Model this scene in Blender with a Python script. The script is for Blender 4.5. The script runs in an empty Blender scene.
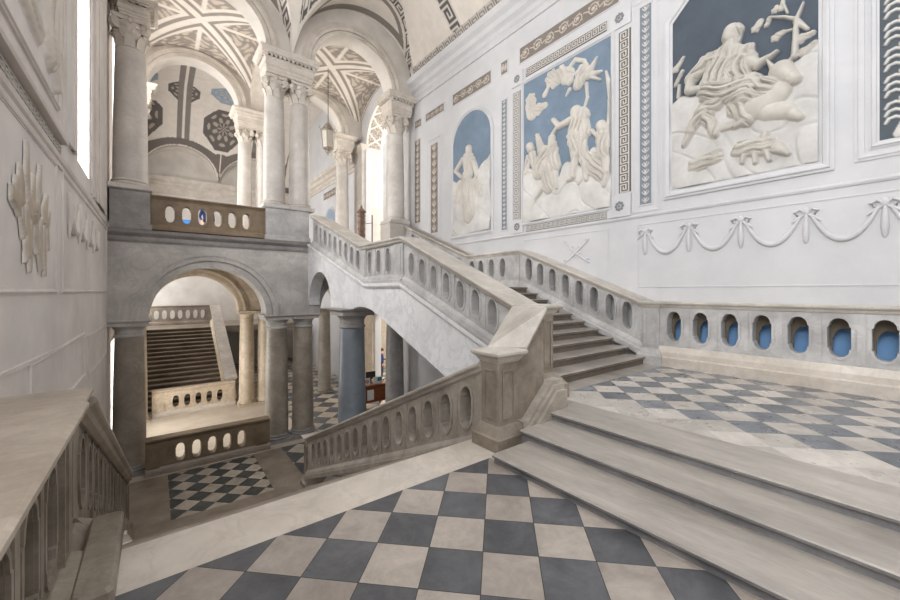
import bpy, math, random
import numpy as np
from mathutils import Vector
from mathutils.geometry import tessellate_polygon

random.seed(7)
RNG = np.random.default_rng(11)
SC = bpy.context.scene
COL = SC.collection
PI = math.pi

# ------------------------------------------------------------------ key measures (metres)
EYE = 1.65
TH = math.radians(37.8)
XL, XR = -0.924, 7.9          # side walls
YW, YW2 = 12.4, 13.04         # arcade wall, front and rear face
YB0, YB1 = 17.18, 17.82       # second arcade
YE = 28.0                     # end wall of the far hall
ZL, Z0, Z1, ZM, ZG = -3.0, 0.0, 0.275, 1.75, 3.2


def wall_pt(px, py, X=XR):
    """point of the side wall X = const seen at a photograph position -> (y, z) on that wall"""
    u = (px - 450) / 380.0
    v = (291 - py) / 380.0
    t = X / (math.sin(TH) + math.cos(TH) * u)
    return (t * (math.cos(TH) - math.sin(TH) * u), EYE + t * v)


# ------------------------------------------------------------------ materials
def new_mat(name):
    m = bpy.data.materials.new(name)
    m.use_nodes = True
    nt = m.node_tree
    b = nt.nodes['Principled BSDF']
    return m, nt, b


def N(nt, typ, **kw):
    n = nt.nodes.new(typ)
    for k, v in kw.items():
        if k in n.inputs.keys():
            n.inputs[k].default_value = v
        else:
            setattr(n, k, v)
    return n


def rgba(c):
    return (c[0], c[1], c[2], 1.0)


def srgb(r, g, b):
    f = lambda c: ((c / 255.0) / 12.92) if c <= 10 else (((c / 255.0) + 0.055) / 1.055) ** 2.4
    return (f(r), f(g), f(b))


def stone(name, c1, c2, scale=1.2, rough=0.6, vein=None, vein_amt=0.17, bump=0.15, stain=0.25, stretch=(1, 1, 1), grime=None):
    m, nt, b = new_mat(name)
    L = nt.links.new
    geo = N(nt, 'ShaderNodeNewGeometry')
    mp = N(nt, 'ShaderNodeMapping')
    mp.inputs['Scale'].default_value = stretch
    L(geo.outputs['Position'], mp.inputs['Vector'])
    n1 = N(nt, 'ShaderNodeTexNoise', Scale=scale, Detail=8.0, Roughness=0.66, Distortion=0.25)
    L(mp.outputs[0], n1.inputs['Vector'])
    r1 = N(nt, 'ShaderNodeValToRGB')
    r1.color_ramp.elements[0].position = 0.32
    r1.color_ramp.elements[1].position = 0.70
    r1.color_ramp.elements[0].color = rgba(c2)
    r1.color_ramp.elements[1].color = rgba(c1)
    L(n1.outputs['Fac'], r1.inputs['Fac'])
    col = r1.outputs['Color']
    if vein is not None:
        n2 = N(nt, 'ShaderNodeTexNoise', Scale=scale * 1.7, Detail=6.0, Roughness=0.66, Distortion=0.9)
        L(mp.outputs[0], n2.inputs['Vector'])
        a = N(nt, 'ShaderNodeMath', operation='SUBTRACT')
        L(n2.outputs['Fac'], a.inputs[0]); a.inputs[1].default_value = 0.5
        a2 = N(nt, 'ShaderNodeMath', operation='ABSOLUTE'); L(a.outputs[0], a2.inputs[0])
        r2 = N(nt, 'ShaderNodeValToRGB')
        r2.color_ramp.elements[0].color = (vein_amt,) * 3 + (1,)
        r2.color_ramp.elements[1].color = (0, 0, 0, 1)
        r2.color_ramp.elements[1].position = 0.06
        L(a2.outputs[0], r2.inputs['Fac'])
        mx = N(nt, 'ShaderNodeMixRGB'); mx.inputs['Color2'].default_value = rgba(vein)
        L(r2.outputs['Color'], mx.inputs['Fac']); L(col, mx.inputs['Color1'])
        col = mx.outputs['Color']
    if stain:
        n3 = N(nt, 'ShaderNodeTexNoise', Scale=0.45, Detail=5.0, Roughness=0.7)
        L(geo.outputs['Position'], n3.inputs['Vector'])
        r3 = N(nt, 'ShaderNodeMapRange'); r3.inputs[1].default_value = 0.35; r3.inputs[2].default_value = 0.7
        r3.inputs[3].default_value = 1.0 - stain; r3.inputs[4].default_value = 1.0
        L(n3.outputs['Fac'], r3.inputs[0])
        mx = N(nt, 'ShaderNodeMixRGB', blend_type='MULTIPLY'); mx.inputs['Fac'].default_value = 1
        L(col, mx.inputs['Color1']); L(r3.outputs[0], mx.inputs['Color2'])
        col = mx.outputs['Color']
    L(col, b.inputs['Base Color'])
    b.inputs['Roughness'].default_value = rough
    if bump:
        n4 = N(nt, 'ShaderNodeTexNoise', Scale=22.0, Detail=5.0)
        L(geo.outputs['Position'], n4.inputs['Vector'])
        bp = N(nt, 'ShaderNodeBump', Strength=bump, Distance=0.02)
        L(n4.outputs['Fac'], bp.inputs['Height']); L(bp.outputs[0], b.inputs['Normal'])
    return m


def checker(name, tile, off_p, off_q, light, dark, swap=0, rough=0.35, ang=45.0, from_x=None):
    m, nt, b = new_mat(name)
    L = nt.links.new
    geo = N(nt, 'ShaderNodeNewGeometry')
    sp = N(nt, 'ShaderNodeSeparateXYZ'); L(geo.outputs['Position'], sp.inputs[0])

    def M(op, a, c=None):
        n = N(nt, 'ShaderNodeMath', operation=op)
        for i, v in enumerate((a, c)):
            if v is None:
                continue
            if isinstance(v, (int, float)):
                n.inputs[i].default_value = v
            else:
                L(v, n.inputs[i])
        return n.outputs[0]
    ca, sa = math.cos(math.radians(ang)), math.sin(math.radians(ang))
    p = M('ADD', M('MULTIPLY', sp.outputs[0], ca), M('MULTIPLY', sp.outputs[1], sa))
    q = M('SUBTRACT', M('MULTIPLY', sp.outputs[1], ca), M('MULTIPLY', sp.outputs[0], sa))
    p = M('DIVIDE', M('SUBTRACT', p, off_p), tile)
    q = M('DIVIDE', M('SUBTRACT', q, off_q), tile)
    fp, fq = M('FLOOR', p), M('FLOOR', q)
    par = M('FLOORED_MODULO', M('ADD', M('ADD', fp, fq), swap), 2.0)
    if from_x is not None:
        # the worn border: tiles whose middle lies short of from_x are all pale
        cp = M('ADD', M('MULTIPLY', M('ADD', fp, .5), tile), off_p)
        cq = M('ADD', M('MULTIPLY', M('ADD', fq, .5), tile), off_q)
        xx = M('SUBTRACT', M('MULTIPLY', cp, ca), M('MULTIPLY', cq, sa))
        par = M('MULTIPLY', par, M('GREATER_THAN', xx, from_x))
    cb = N(nt, 'ShaderNodeCombineXYZ'); L(fp, cb.inputs[0]); L(fq, cb.inputs[1])
    wn = N(nt, 'ShaderNodeTexWhiteNoise'); L(cb.outputs[0], wn.inputs['Vector'])
    # veins shifted per tile
    ad = N(nt, 'ShaderNodeVectorMath', operation='MULTIPLY_ADD')
    L(wn.outputs['Color'], ad.inputs[0]); ad.inputs[1].default_value = (30, 30, 30); L(geo.outputs['Position'], ad.inputs[2])
    n1 = N(nt, 'ShaderNodeTexNoise', Scale=3.2, Detail=10.0, Roughness=0.74, Distortion=0.35); L(ad.outputs[0], n1.inputs['Vector'])

    def ramp(c1, c2):
        r = N(nt, 'ShaderNodeValToRGB')
        r.color_ramp.elements[0].position = 0.3; r.color_ramp.elements[1].position = 0.66
        r.color_ramp.elements[0].color = rgba(c2); r.color_ramp.elements[1].color = rgba(c1)
        L(n1.outputs['Fac'], r.inputs['Fac'])
        return r.outputs['Color']
    mx = N(nt, 'ShaderNodeMixRGB'); L(par, mx.inputs['Fac'])
    L(ramp(*light), mx.inputs['Color1']); L(ramp(*dark), mx.inputs['Color2'])
    # brightness per tile
    mr = N(nt, 'ShaderNodeMapRange'); mr.inputs[3].default_value = 0.78; mr.inputs[4].default_value = 1.12
    L(wn.outputs['Value'], mr.inputs[0])
    m2 = N(nt, 'ShaderNodeMixRGB', blend_type='MULTIPLY'); m2.inputs['Fac'].default_value = 1
    L(mx.outputs[0], m2.inputs['Color1']); L(mr.outputs[0], m2.inputs['Color2'])
    # joints
    def edge(v):
        f = M('FRACT', v)
        return M('MINIMUM', f, M('SUBTRACT', 1.0, f))
    e = M('LESS_THAN', M('MINIMUM', edge(p), edge(q)), 0.008)
    if from_x is not None:
        e = M('MULTIPLY', e, M('GREATER_THAN', xx, from_x + .1))
    m3 = N(nt, 'ShaderNodeMixRGB'); L(e, m3.inputs['Fac']); L(m2.outputs[0], m3.inputs['Color1'])
    m3.inputs['Color2'].default_value = (0.03, 0.028, 0.025, 1)
    L(m3.outputs[0], b.inputs['Base Color'])
    n2 = N(nt, 'ShaderNodeTexNoise', Scale=6.0, Detail=4.0); L(geo.outputs['Position'], n2.inputs['Vector'])
    rr = N(nt, 'ShaderNodeMapRange'); rr.inputs[3].default_value = rough - 0.1; rr.inputs[4].default_value = rough + 0.2
    L(n2.outputs['Fac'], rr.inputs[0]); L(rr.outputs[0], b.inputs['Roughness'])
    return m


def painted(name, rough=0.75, mottled=0.12, scale=3.0):
    """stucco and paint whose colours are stored with the mesh"""
    m, nt, b = new_mat(name)
    L = nt.links.new
    at = N(nt, 'ShaderNodeAttribute'); at.attribute_name = 'Col'
    geo = N(nt, 'ShaderNodeNewGeometry')
    n1 = N(nt, 'ShaderNodeTexNoise', Scale=scale, Detail=7.0, Roughness=0.65); L(geo.outputs['Position'], n1.inputs['Vector'])
    mr = N(nt, 'ShaderNodeMapRange'); mr.inputs[1].default_value = 0.3; mr.inputs[2].default_value = 0.7
    mr.inputs[3].default_value = 1 - mottled; mr.inputs[4].default_value = 1.0 + mottled * 0.3
    L(n1.outputs['Fac'], mr.inputs[0])
    mx = N(nt, 'ShaderNodeMixRGB', blend_type='MULTIPLY'); mx.inputs['Fac'].default_value = 1
    L(at.outputs['Color'], mx.inputs['Color1']); L(mr.outputs[0], mx.inputs['Color2'])
    L(mx.outputs[0], b.inputs['Base Color'])
    b.inputs['Roughness'].default_value = rough
    return m


def plain(name, c, rough=0.6, metal=0.0):
    m, nt, b = new_mat(name)
    L = nt.links.new
    geo = N(nt, 'ShaderNodeNewGeometry')
    n1 = N(nt, 'ShaderNodeTexNoise', Scale=5.0, Detail=5.0); L(geo.outputs['Position'], n1.inputs['Vector'])
    mr = N(nt, 'ShaderNodeMapRange'); mr.inputs[3].default_value = 0.85; mr.inputs[4].default_value = 1.08
    L(n1.outputs['Fac'], mr.inputs[0])
    mx = N(nt, 'ShaderNodeMixRGB', blend_type='MULTIPLY'); mx.inputs['Fac'].default_value = 1
    mx.inputs['Color1'].default_value = rgba(c); L(mr.outputs[0], mx.inputs['Color2'])
    L(mx.outputs[0], b.inputs['Base Color'])
    b.inputs['Roughness'].default_value = rough; b.inputs['Metallic'].default_value = metal
    return m


def glowing(name, c, s):
    m, nt, b = new_mat(name)
    b.inputs['Base Color'].default_value = rgba(c)
    b.inputs['Emission Color'].default_value = rgba(c)
    b.inputs['Emission Strength'].default_value = s
    return m


M_WALL_R = stone('white_stucco', srgb(214, 213, 214), srgb(200, 200, 202), 0.8, 0.8, stain=0.05, bump=0.05)
M_WALL_L = stone('grey_stucco', srgb(240, 234, 229), srgb(224, 217, 212), 0.9, 0.8, stain=0.14, bump=0.08)
M_TRIM_L = stone('grey_stucco_trim', srgb(238, 231, 226), srgb(218, 210, 203), 1.6, 0.75, stain=0.15, bump=0.08)
M_ARC = stone('grey_plaster', srgb(216, 211, 206), srgb(182, 177, 172), 0.9, 0.7, stain=0.2, bump=0.08, vein=srgb(140, 137, 134), vein_amt=0.25)
M_ARC_UP = stone('cream_plaster', srgb(226, 220, 212), srgb(205, 198, 190), 0.9, 0.75, stain=0.1, bump=0.05)
M_STAIRWALL = stone('pale_blue_grey_plaster', srgb(244, 243, 243), srgb(228, 227, 229), 0.9, 0.6, stain=0.15, bump=0.05, vein=srgb(170, 172, 178), vein_amt=0.3)
M_MARBLE = stone('weathered_marble', srgb(222, 220, 218), srgb(182, 179, 177), 1.8, 0.5, vein=srgb(130, 128, 126), vein_amt=0.18, stain=0.3, bump=0.12)
M_MARBLE_W = stone('warm_worn_marble', srgb(184, 171, 156), srgb(132, 119, 104), 2.2, 0.5, vein=srgb(88, 78, 66), vein_amt=0.17, stain=0.35, bump=0.15)
M_CAP = stone('pale_cap_marble', srgb(226, 219, 209), srgb(186, 178, 168), 1.6, 0.42, vein=srgb(130, 124, 116), vein_amt=0.17, stain=0.3, bump=0.08)
M_RAILMID = stone('rail_marble', srgb(206, 197, 185), srgb(158, 148, 136), 2.2, 0.5, vein=srgb(110, 100, 90), vein_amt=0.17, stain=0.3, bump=0.12)
M_LEFTCAP = stone('left_cap_marble', srgb(214, 202, 187), srgb(170, 157, 141), 2.2, 0.5, vein=srgb(128, 116, 102), vein_amt=0.17, stain=0.3, bump=0.12)
M_DARKMARBLE = stone('grimy_marble', srgb(184, 173, 158), srgb(126, 115, 100), 2.4, 0.5, vein=srgb(70, 62, 52), vein_amt=0.17, stain=0.4, bump=0.15)
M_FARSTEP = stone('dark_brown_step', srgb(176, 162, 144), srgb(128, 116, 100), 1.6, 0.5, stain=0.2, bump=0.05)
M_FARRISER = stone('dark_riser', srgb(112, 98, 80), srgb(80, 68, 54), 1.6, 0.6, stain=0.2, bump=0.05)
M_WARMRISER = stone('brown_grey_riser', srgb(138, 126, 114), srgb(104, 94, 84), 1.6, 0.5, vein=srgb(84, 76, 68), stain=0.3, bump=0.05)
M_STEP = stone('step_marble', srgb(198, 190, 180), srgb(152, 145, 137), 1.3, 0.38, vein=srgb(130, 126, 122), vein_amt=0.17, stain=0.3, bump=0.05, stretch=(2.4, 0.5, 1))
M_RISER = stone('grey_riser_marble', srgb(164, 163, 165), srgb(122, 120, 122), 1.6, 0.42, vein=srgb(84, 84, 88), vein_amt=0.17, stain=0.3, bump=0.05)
M_BROWN = stone('brown_stone', srgb(158, 138, 114), srgb(120, 102, 80), 2.0, 0.6, stain=0.3, bump=0.1)
M_BEIGE = stone('beige_marble', srgb(230, 214, 192), srgb(204, 186, 160), 2.0, 0.5, vein=srgb(150, 124, 92), vein_amt=0.3, stain=0.2, bump=0.08)
M_COLUP = stone('white_marble_shaft', srgb(218, 212, 205), srgb(184, 177, 170), 1.0, 0.45, vein=srgb(172, 166, 160), vein_amt=0.25, stain=0.12, bump=0.04)
M_CAPITAL = stone('capital_stucco', srgb(226, 218, 208), srgb(196, 186, 174), 2.0, 0.7, stain=0.15, bump=0.1)
M_COLLO = stone('lower_shaft_stone', srgb(184, 174, 160), srgb(142, 132, 120), 1.2, 0.5, vein=srgb(112, 104, 96), vein_amt=0.25, stain=0.2, bump=0.06)
M_COLBLUE = stone('blue_grey_shaft', srgb(140, 147, 154), srgb(106, 112, 120), 1.2, 0.4, stain=0.2, bump=0.05)
M_PEDEST = stone('grey_pedestal_marble', srgb(178, 173, 170), srgb(132, 127, 125), 1.4, 0.5, vein=srgb(96, 94, 96), vein_amt=0.17, stain=0.25, bump=0.06)
M_STRIP = stone('pale_floor_marble', srgb(230, 220, 208), srgb(200, 189, 176), 1.6, 0.35, vein=srgb(150, 142, 132), vein_amt=0.17, stain=0.2, bump=0.03)
M_LOWFLOOR = stone('brown_floor_stone', srgb(170, 157, 142), srgb(128, 116, 103), 1.6, 0.4, stain=0.25, bump=0.05)
M_GALFLOOR = stone('gallery_floor_marble', srgb(216, 204, 188), srgb(186, 172, 154), 1.0, 0.35, stain=0.15, bump=0.03)
M_BLUEGLOW = plain('blue_glow_paint', srgb(150, 200, 255), 0.8)
M_DARK = plain('added_leaf_and_band_ground', srgb(120, 108, 92), 0.8)
M_IRON = plain('wrought_iron', srgb(70, 66, 62), 0.5, 0.6)
M_BRASS = plain('dull_lantern_metal', srgb(168, 158, 146), 0.5, 0.3)
M_WOOD = stone('reddish_wood', srgb(150, 84, 44), srgb(108, 54, 26), 3.0, 0.45, stain=0.1, stretch=(1, 1, 6))
M_WOODG = stone('brown_carved_wood', srgb(150, 122, 108), srgb(104, 80, 70), 3.0, 0.5, stain=0.1, stretch=(1, 1, 5))
M_PAPER = plain('white_paper', srgb(232, 230, 226), 0.8)
M_TEAL = plain('teal_print', srgb(36, 150, 138), 0.6)
M_RED = plain('red_print', srgb(190, 50, 50), 0.6)
M_BLACK = plain('black_plastic', srgb(34, 34, 38), 0.45)
M_BLUE = plain('blue_banner_cloth', srgb(58, 124, 200), 0.7)
M_JACKET = plain('navy_cloth', srgb(28, 44, 92), 0.85)
M_SKIN = plain('skin', srgb(200, 152, 124), 0.6)
M_HAIR = plain('dark_hair', srgb(40, 30, 26), 0.7)
M_GREYC = plain('charcoal_cloth', srgb(58, 58, 66), 0.85)
M_GLASSY = plain('lantern_glass', srgb(214, 210, 200), 0.2)
M_PANE = glowing('daylit_window', (0.97, 0.98, 1.0), 3.0)
M_PANE_W = glowing('warm_daylit_window', (1.0, 0.93, 0.82), 2.0)
M_KEYBG = plain('dark_grey_paint', srgb(92, 88, 86), 0.8)
M_KEYBG2 = plain('blue_grey_paint', srgb(140, 142, 144), 0.8)
M_KEYFG = plain('cream_paint', srgb(204, 199, 192), 0.8)
M_PAINT = painted('painted_vault')
M_RELIEF = painted('painted_relief', 0.8, 0.10)
M_FRESCO = painted('blue_ground_relief', 0.8, 0.22, 2.2)
TL = (srgb(188, 178, 168), srgb(146, 136, 127))
TD = (srgb(104, 105, 108), srgb(66, 67, 71))
M_TILE0 = checker('landing_checker', 0.345, 2.412, 0.094, TL, TD, 0)
M_TILE1 = checker('upper_landing_checker', 0.345, 2.30, 0.02, (srgb(208, 201, 192), srgb(172, 165, 157)), (srgb(134, 137, 142), srgb(94, 98, 104)), 0, .26, 45.0, 4.62)
M_TILEL = checker('lower_landing_checker', 0.36, 0.1, 0.05, (srgb(196, 186, 172), srgb(150, 140, 126)), (srgb(78, 84, 84), srgb(44, 50, 52)), 0)
M_TILEG = checker('ground_checker', 0.6, 0.1, 0.05, (srgb(206, 196, 182), srgb(166, 156, 142)), (srgb(100, 104, 108), srgb(64, 68, 72)), 0)


# ------------------------------------------------------------------ objects and meshes
def tag(o, label=None, cat=None, group=None, kind=None):
    if label: o['label'] = label
    if cat: o['category'] = cat
    if group: o['group'] = group
    if kind: o['kind'] = kind
    return o


def thing(name, label, cat, loc, group=None):
    o = bpy.data.objects.new(name, None)
    o.empty_display_size = 0.2
    o.location = loc
    COL.objects.link(o)
    return tag(o, label, cat, group)


class MB:
    def __init__(s):
        s.v = []; s.f = []

    def add(s, vs, fs):
        k = len(s.v)
        s.v.extend([tuple(map(float, v)) for v in vs])
        s.f.extend([tuple(i + k for i in f) for f in fs])
        return s

    def box(s, x0, x1, y0, y1, z0, z1):
        vs = [(x, y, z) for z in (z0, z1) for y in (y0, y1) for x in (x0, x1)]
        return s.add(vs, [(0, 2, 3, 1), (4, 5, 7, 6), (0, 1, 5, 4), (2, 6, 7, 3), (0, 4, 6, 2), (1, 3, 7, 5)])

    def cbox(s, x0, x1, y0, y1, z0, z1, c=0.01):
        """box with chamfered upright and top edges"""
        def ring(i, z):
            return [(x0 + i + c, y0 + i, z), (x1 - i - c, y0 + i, z), (x1 - i, y0 + i + c, z), (x1 - i, y1 - i - c, z),
                    (x1 - i - c, y1 - i, z), (x0 + i + c, y1 - i, z), (x0 + i, y1 - i - c, z), (x0 + i, y0 + i + c, z)]
        return s.loft([ring(0, z0), ring(0, z1 - c), ring(c * 0.8, z1)])

    def loft(s, rings, cap=True, closed=True):
        n = len(rings[0]); vs = [p for r in rings for p in r]; fs = []
        for a in range(len(rings) - 1):
            for i in range(n if closed else n - 1):
                j = (i + 1) % n
                fs.append((a * n + i, a * n + j, (a + 1) * n + j, (a + 1) * n + i))
        if cap:
            fs.append(tuple(range(n - 1, -1, -1)))
            fs.append(tuple((len(rings) - 1) * n + i for i in range(n)))
        return s.add(vs, fs)

    def lathe(s, prof, c=(0, 0, 0), seg=32):
        return s.loft([[(c[0] + r * math.cos(2 * PI * i / seg), c[1] + r * math.sin(2 * PI * i / seg), c[2] + z) for i in range(seg)] for r, z in prof])

    def square_lathe(s, prof, x0, x1, y0, y1):
        """profile (offset, z) carried round a rectangle"""
        return s.loft([[(x0 - o, y0 - o, z), (x1 + o, y0 - o, z), (x1 + o, y1 + o, z), (x0 - o, y1 + o, z)] for o, z in prof])

    def sweep(s, prof, path):
        """profile (side, up) along a path; side is to the right of travel, up stays vertical"""
        rings = []
        P = [Vector(p) for p in path]
        for i, p in enumerate(P):
            def nrm(d):
                d = Vector((d.x, d.y, 0)); d.normalize(); return Vector((d.y, -d.x, 0))
            ns = []
            if i > 0: ns.append(nrm(P[i] - P[i - 1]))
            if i < len(P) - 1: ns.append(nrm(P[i + 1] - P[i]))
            m = sum(ns, Vector((0, 0, 0))); m.normalize(); k = 1.0 / max(0.3, m.dot(ns[0]))
            rings.append([tuple(p + m * (a * k) + Vector((0, 0, b))) for a, b in prof])
        return s.loft(rings)

    def tube(s, pts, rad, seg=10):
        P = [Vector(p) for p in pts]
        if not hasattr(rad, '__len__'): rad = [rad] * len(P)
        rings = []
        up = Vector((0, 0, 1))
        for i, p in enumerate(P):
            d = (P[min(i + 1, len(P) - 1)] - P[max(i - 1, 0)]).normalized()
            a = d.cross(up)
            if a.length < 0.05: a = d.cross(Vector((1, 0, 0)))
            a.normalize(); b = a.cross(d)
            rings.append([tuple(p + (a * math.cos(2 * PI * k / seg) + b * math.sin(2 * PI * k / seg)) * rad[i]) for k in range(seg)])
        return s.loft(rings)

    def ball(s, c, rx, ry=None, rz=None, seg=14, rin=8):
        ry = ry or rx; rz = rz or rx
        rings = []
        for a in range(rin + 1):
            t = -PI / 2 + PI * a / rin
            k = max(math.cos(t), 0.02)
            rings.append([(c[0] + rx * k * math.cos(2 * PI * i / seg), c[1] + ry * k * math.sin(2 * PI * i / seg), c[2] + rz * math.sin(t)) for i in range(seg)])
        return s.loft(rings)

    def plate(s, outer, holes, fm, t0, t1):
        """flat plate with holes: outline in (a, b), fm(a, b, t) -> xyz"""
        loops = [outer] + list(holes)
        tris = tessellate_polygon([[Vector((a, b, 0)) for a, b in l] for l in loops])
        flat = [p for l in loops for p in l]; n = len(flat)
        vs = [fm(a, b, t0) for a, b in flat] + [fm(a, b, t1) for a, b in flat]
        fs = [tuple(t) for t in tris] + [tuple(i + n for i in reversed(t)) for t in tris]
        k = 0
        for l in loops:
            m = len(l)
            for i in range(m):
                j = (i + 1) % m
                fs.append((k + i, k + j, n + k + j, n + k + i))
            k += m
        return s.add(vs, fs)

    def ring(s, inner, outer, fm, t0, t1):
        """raised moulding between two outlines with the same number of points"""
        n = len(inner)
        vs = [fm(a, b, t1) for a, b in inner] + [fm(a, b, t1) for a, b in outer] + [fm(a, b, t0) for a, b in outer] + [fm(a, b, t0) for a, b in inner]
        fs = []
        for i in range(n):
            j = (i + 1) % n
            fs += [(i, j, n + j, n + i), (n + i, n + j, 2 * n + j, 2 * n + i), (3 * n + i, 3 * n + j, j, i)]
        return s.add(vs, fs)

    def build(s, name, mat, parent=None, loc=None, smooth=False, angle=40):
        me = bpy.data.meshes.new(name)
        base = Vector(parent_base(parent)) if parent is not None else Vector(loc or (0, 0, 0))
        me.from_pydata([tuple(Vector(v) - base) for v in s.v], [], s.f)
        bmesh_fix(me)
        mats = mat if isinstance(mat, (list, tuple)) else [mat]
        for m in mats: me.materials.append(m)
        o = bpy.data.objects.new(name, me)
        COL.objects.link(o)
        if parent is not None: o.parent = parent
        else: o.location = base
        if smooth:
            me.polygons.foreach_set('use_smooth', [True] * len(me.polygons))
            try: me.set_sharp_from_angle(angle=math.radians(angle))
            except Exception: pass
        return o


import bmesh


def bmesh_fix(me):
    bm = bmesh.new(); bm.from_mesh(me)
    bmesh.ops.recalc_face_normals(bm, faces=bm.faces)
    bm.to_mesh(me); bm.free()


def parent_base(p):
    b = Vector((0, 0, 0))
    while p is not None:
        b += p.location; p = p.parent
    return b


def struct(name, mb, mat, smooth=False):
    return tag(mb.build(name, mat, smooth=smooth), kind='structure')


def single(name, label, cat, mb, mat, loc, group=None, smooth=False):
    return tag(mb.build(name, mat, loc=loc, smooth=smooth), label, cat, group)


FY = lambda a, b, t: (t, a, b)      # outline in (y, z), thickness along x
FX = lambda a, b, t: (a, t, b)      # outline in (x, z), thickness along y


def arc(cx, cz, rx, rz, a0, a1, n=24):
    return [(cx + rx * math.cos(math.radians(a0 + (a1 - a0) * i / n)), cz + rz * math.sin(math.radians(a0 + (a1 - a0) * i / n))) for i in range(n + 1)]


def slot(c, z, w, h, slope=0.0, grow=0.0):
    """tall opening with rounded, shouldered ends"""
    hw, hh = w / 2 + grow, h / 2 + grow
    e = hw * 0.95
    pts = []
    for sgn in (1, -1):
        for i in range(9):
            a = math.radians(180 * i / 8)
            pts.append((sgn * hw * 0.86 * math.cos(a), sgn * (hh - e + e * math.sin(a))))
        pts.append((-sgn * hw * 0.86, sgn * (hh - e * 1.05)))
        pts.append((-sgn * hw, sgn * (hh - e * 1.15)))
        if True:
            pts.append((-sgn * hw, -sgn * (hh - e * 1.15)))
            pts.append((-sgn * hw * 0.86, -sgn * (hh - e * 1.05)))
    return [(c + a, z + b + slope * a) for a, b in pts]


CAPPROF = lambda w0, w1: [(-w0, -0.035), (-w0, -0.012), (-w0 + 0.018, 0.0), (w1 - 0.018, 0.0), (w1, -0.012), (w1, -0.035), (w1 - 0.012, -0.05),
                          (w1 - 0.035, -0.065), (w1 - 0.05, -0.10), (w1 - 0.085, -0.125), (-w0 + 0.085, -0.125), (-w0 + 0.05, -0.10), (-w0 + 0.035, -0.065), (-w0 + 0.012, -0.05)]


def balustrade(name, label, axis, a0, a1, t0, t1, zcap, zbot, centers, hole, mats, over=0.08, plinth=None, slope=0.0, group=None, cat='balustrade', posts=(), plinth_h=0.14, pw_in=0.0):
    """stone balustrade along one axis. zcap / zbot are functions of the running coordinate a; hole = (w, h, dz above zbot)"""
    fm = FY if axis == 'y' else FX
    if axis == 'y':
        loc = ((t0 + t1) / 2, (a0 + a1) / 2, min(zbot(a0), zbot(a1)))
    else:
        loc = ((a0 + a1) / 2, (t0 + t1) / 2, min(zbot(a0), zbot(a1)))
    root = thing(name, label, cat, loc, group)
    top = lambda a: zcap(a) - 0.12
    # pierced panel
    m = MB()
    holes = []; w, h, dz = hole
    for c in centers:
        zc = zbot(c) + plinth_h + dz + h / 2
        holes.append(slot(c, zc, w, h, slope * 0.7))
    outer = [(a0, zbot(a0) + plinth_h - 0.02), (a1, zbot(a1) + plinth_h - 0.02), (a1, top(a1) + 0.01), (a0, top(a0) + 0.01)]
    m.plate(outer, holes, fm, t0, t1)
    for k, c in enumerate(centers):
        zc = zbot(c) + plinth_h + dz + h / 2
        gi = slot(c, zc, w, h, slope * 0.7, 0.004); go = slot(c, zc, w, h, slope * 0.7, 0.035)
        m.ring(gi, go, fm, t0 + 0.001, t0 - 0.014)
        m.ring(gi, go, fm, t1 - 0.001, t1 + 0.014)
    # upright ribs between the openings
    cs = sorted(centers)
    for c1, c2 in zip(cs[:-1], cs[1:]):
        if c2 - c1 > 0.7: continue
        c = (c1 + c2) / 2; hw = max(0.02, (c2 - c1 - w) / 2 - 0.055)
        zb, zt = zbot(c) + plinth_h + 0.02, top(c) - 0.02
        rect = [(c - hw, zb), (c + hw, zb), (c + hw, zt), (c - hw, zt)]
        m.plate(rect, [], fm, t0 - 0.012, t0 + 0.005)
        m.plate(rect, [], fm, t1 - 0.005, t1 + 0.012)
    m.build('pierced_panel', mats[0], root)
    # cap
    s = MB()
    pth = lambda a, z: ((t0 + t1) / 2, a, z) if axis == 'y' else (a, (t0 + t1) / 2, z)
    hw = (t1 - t0) / 2 + over
    s.sweep(CAPPROF(hw, hw), [pth(a0, zcap(a0)), pth(a1, zcap(a1))])
    s.build('cap_rail', mats[1], root)
    # plinth
    p = MB()
    pw = (t1 - t0) / 2
    ph = plinth_h
    e_ = pw_in
    p.sweep([(-pw - 0.09, 0), (-pw - 0.09, ph * .45), (-pw - 0.06, ph * .5), (-pw - 0.05, ph * .72), (-pw - 0.015, ph), (pw + 0.015, ph), (pw + 0.05 + e_ * .6, ph * .72), (pw + 0.06 + e_, ph * .5), (pw + 0.09 + e_, ph * .45), (pw + 0.09 + e_, 0)],
            [pth(a0, zbot(a0)), pth(a1, zbot(a1))])
    p.build('plinth', mats[2] if len(mats) > 2 else mats[0], root)
    for (b0, b1) in posts:
        q = MB()
        b = (b0 + b1) / 2
        def sh(u0, u1, tt0, tt1, l):
            q.plate([(u0, zbot(u0) + ph * .9 + l), (u1, zbot(u1) + ph * .9 + l), (u1, top(u1) - l), (u0, top(u0) - l)], [], fm, tt0, tt1)
        sh(b0, b1, t0 - 0.03, t1 + 0.03, 0)
        d = (b1 - b0) * 0.22
        sh(b0 + d, b1 - d, t0 - 0.042, t1 + 0.042, 0.07)
        q.build('post', mats[0], root)
    return root


def lin(p, q):
    return lambda a: p[1] + (q[1] - p[1]) * (a - p[0]) / (q[0] - p[0])


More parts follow.
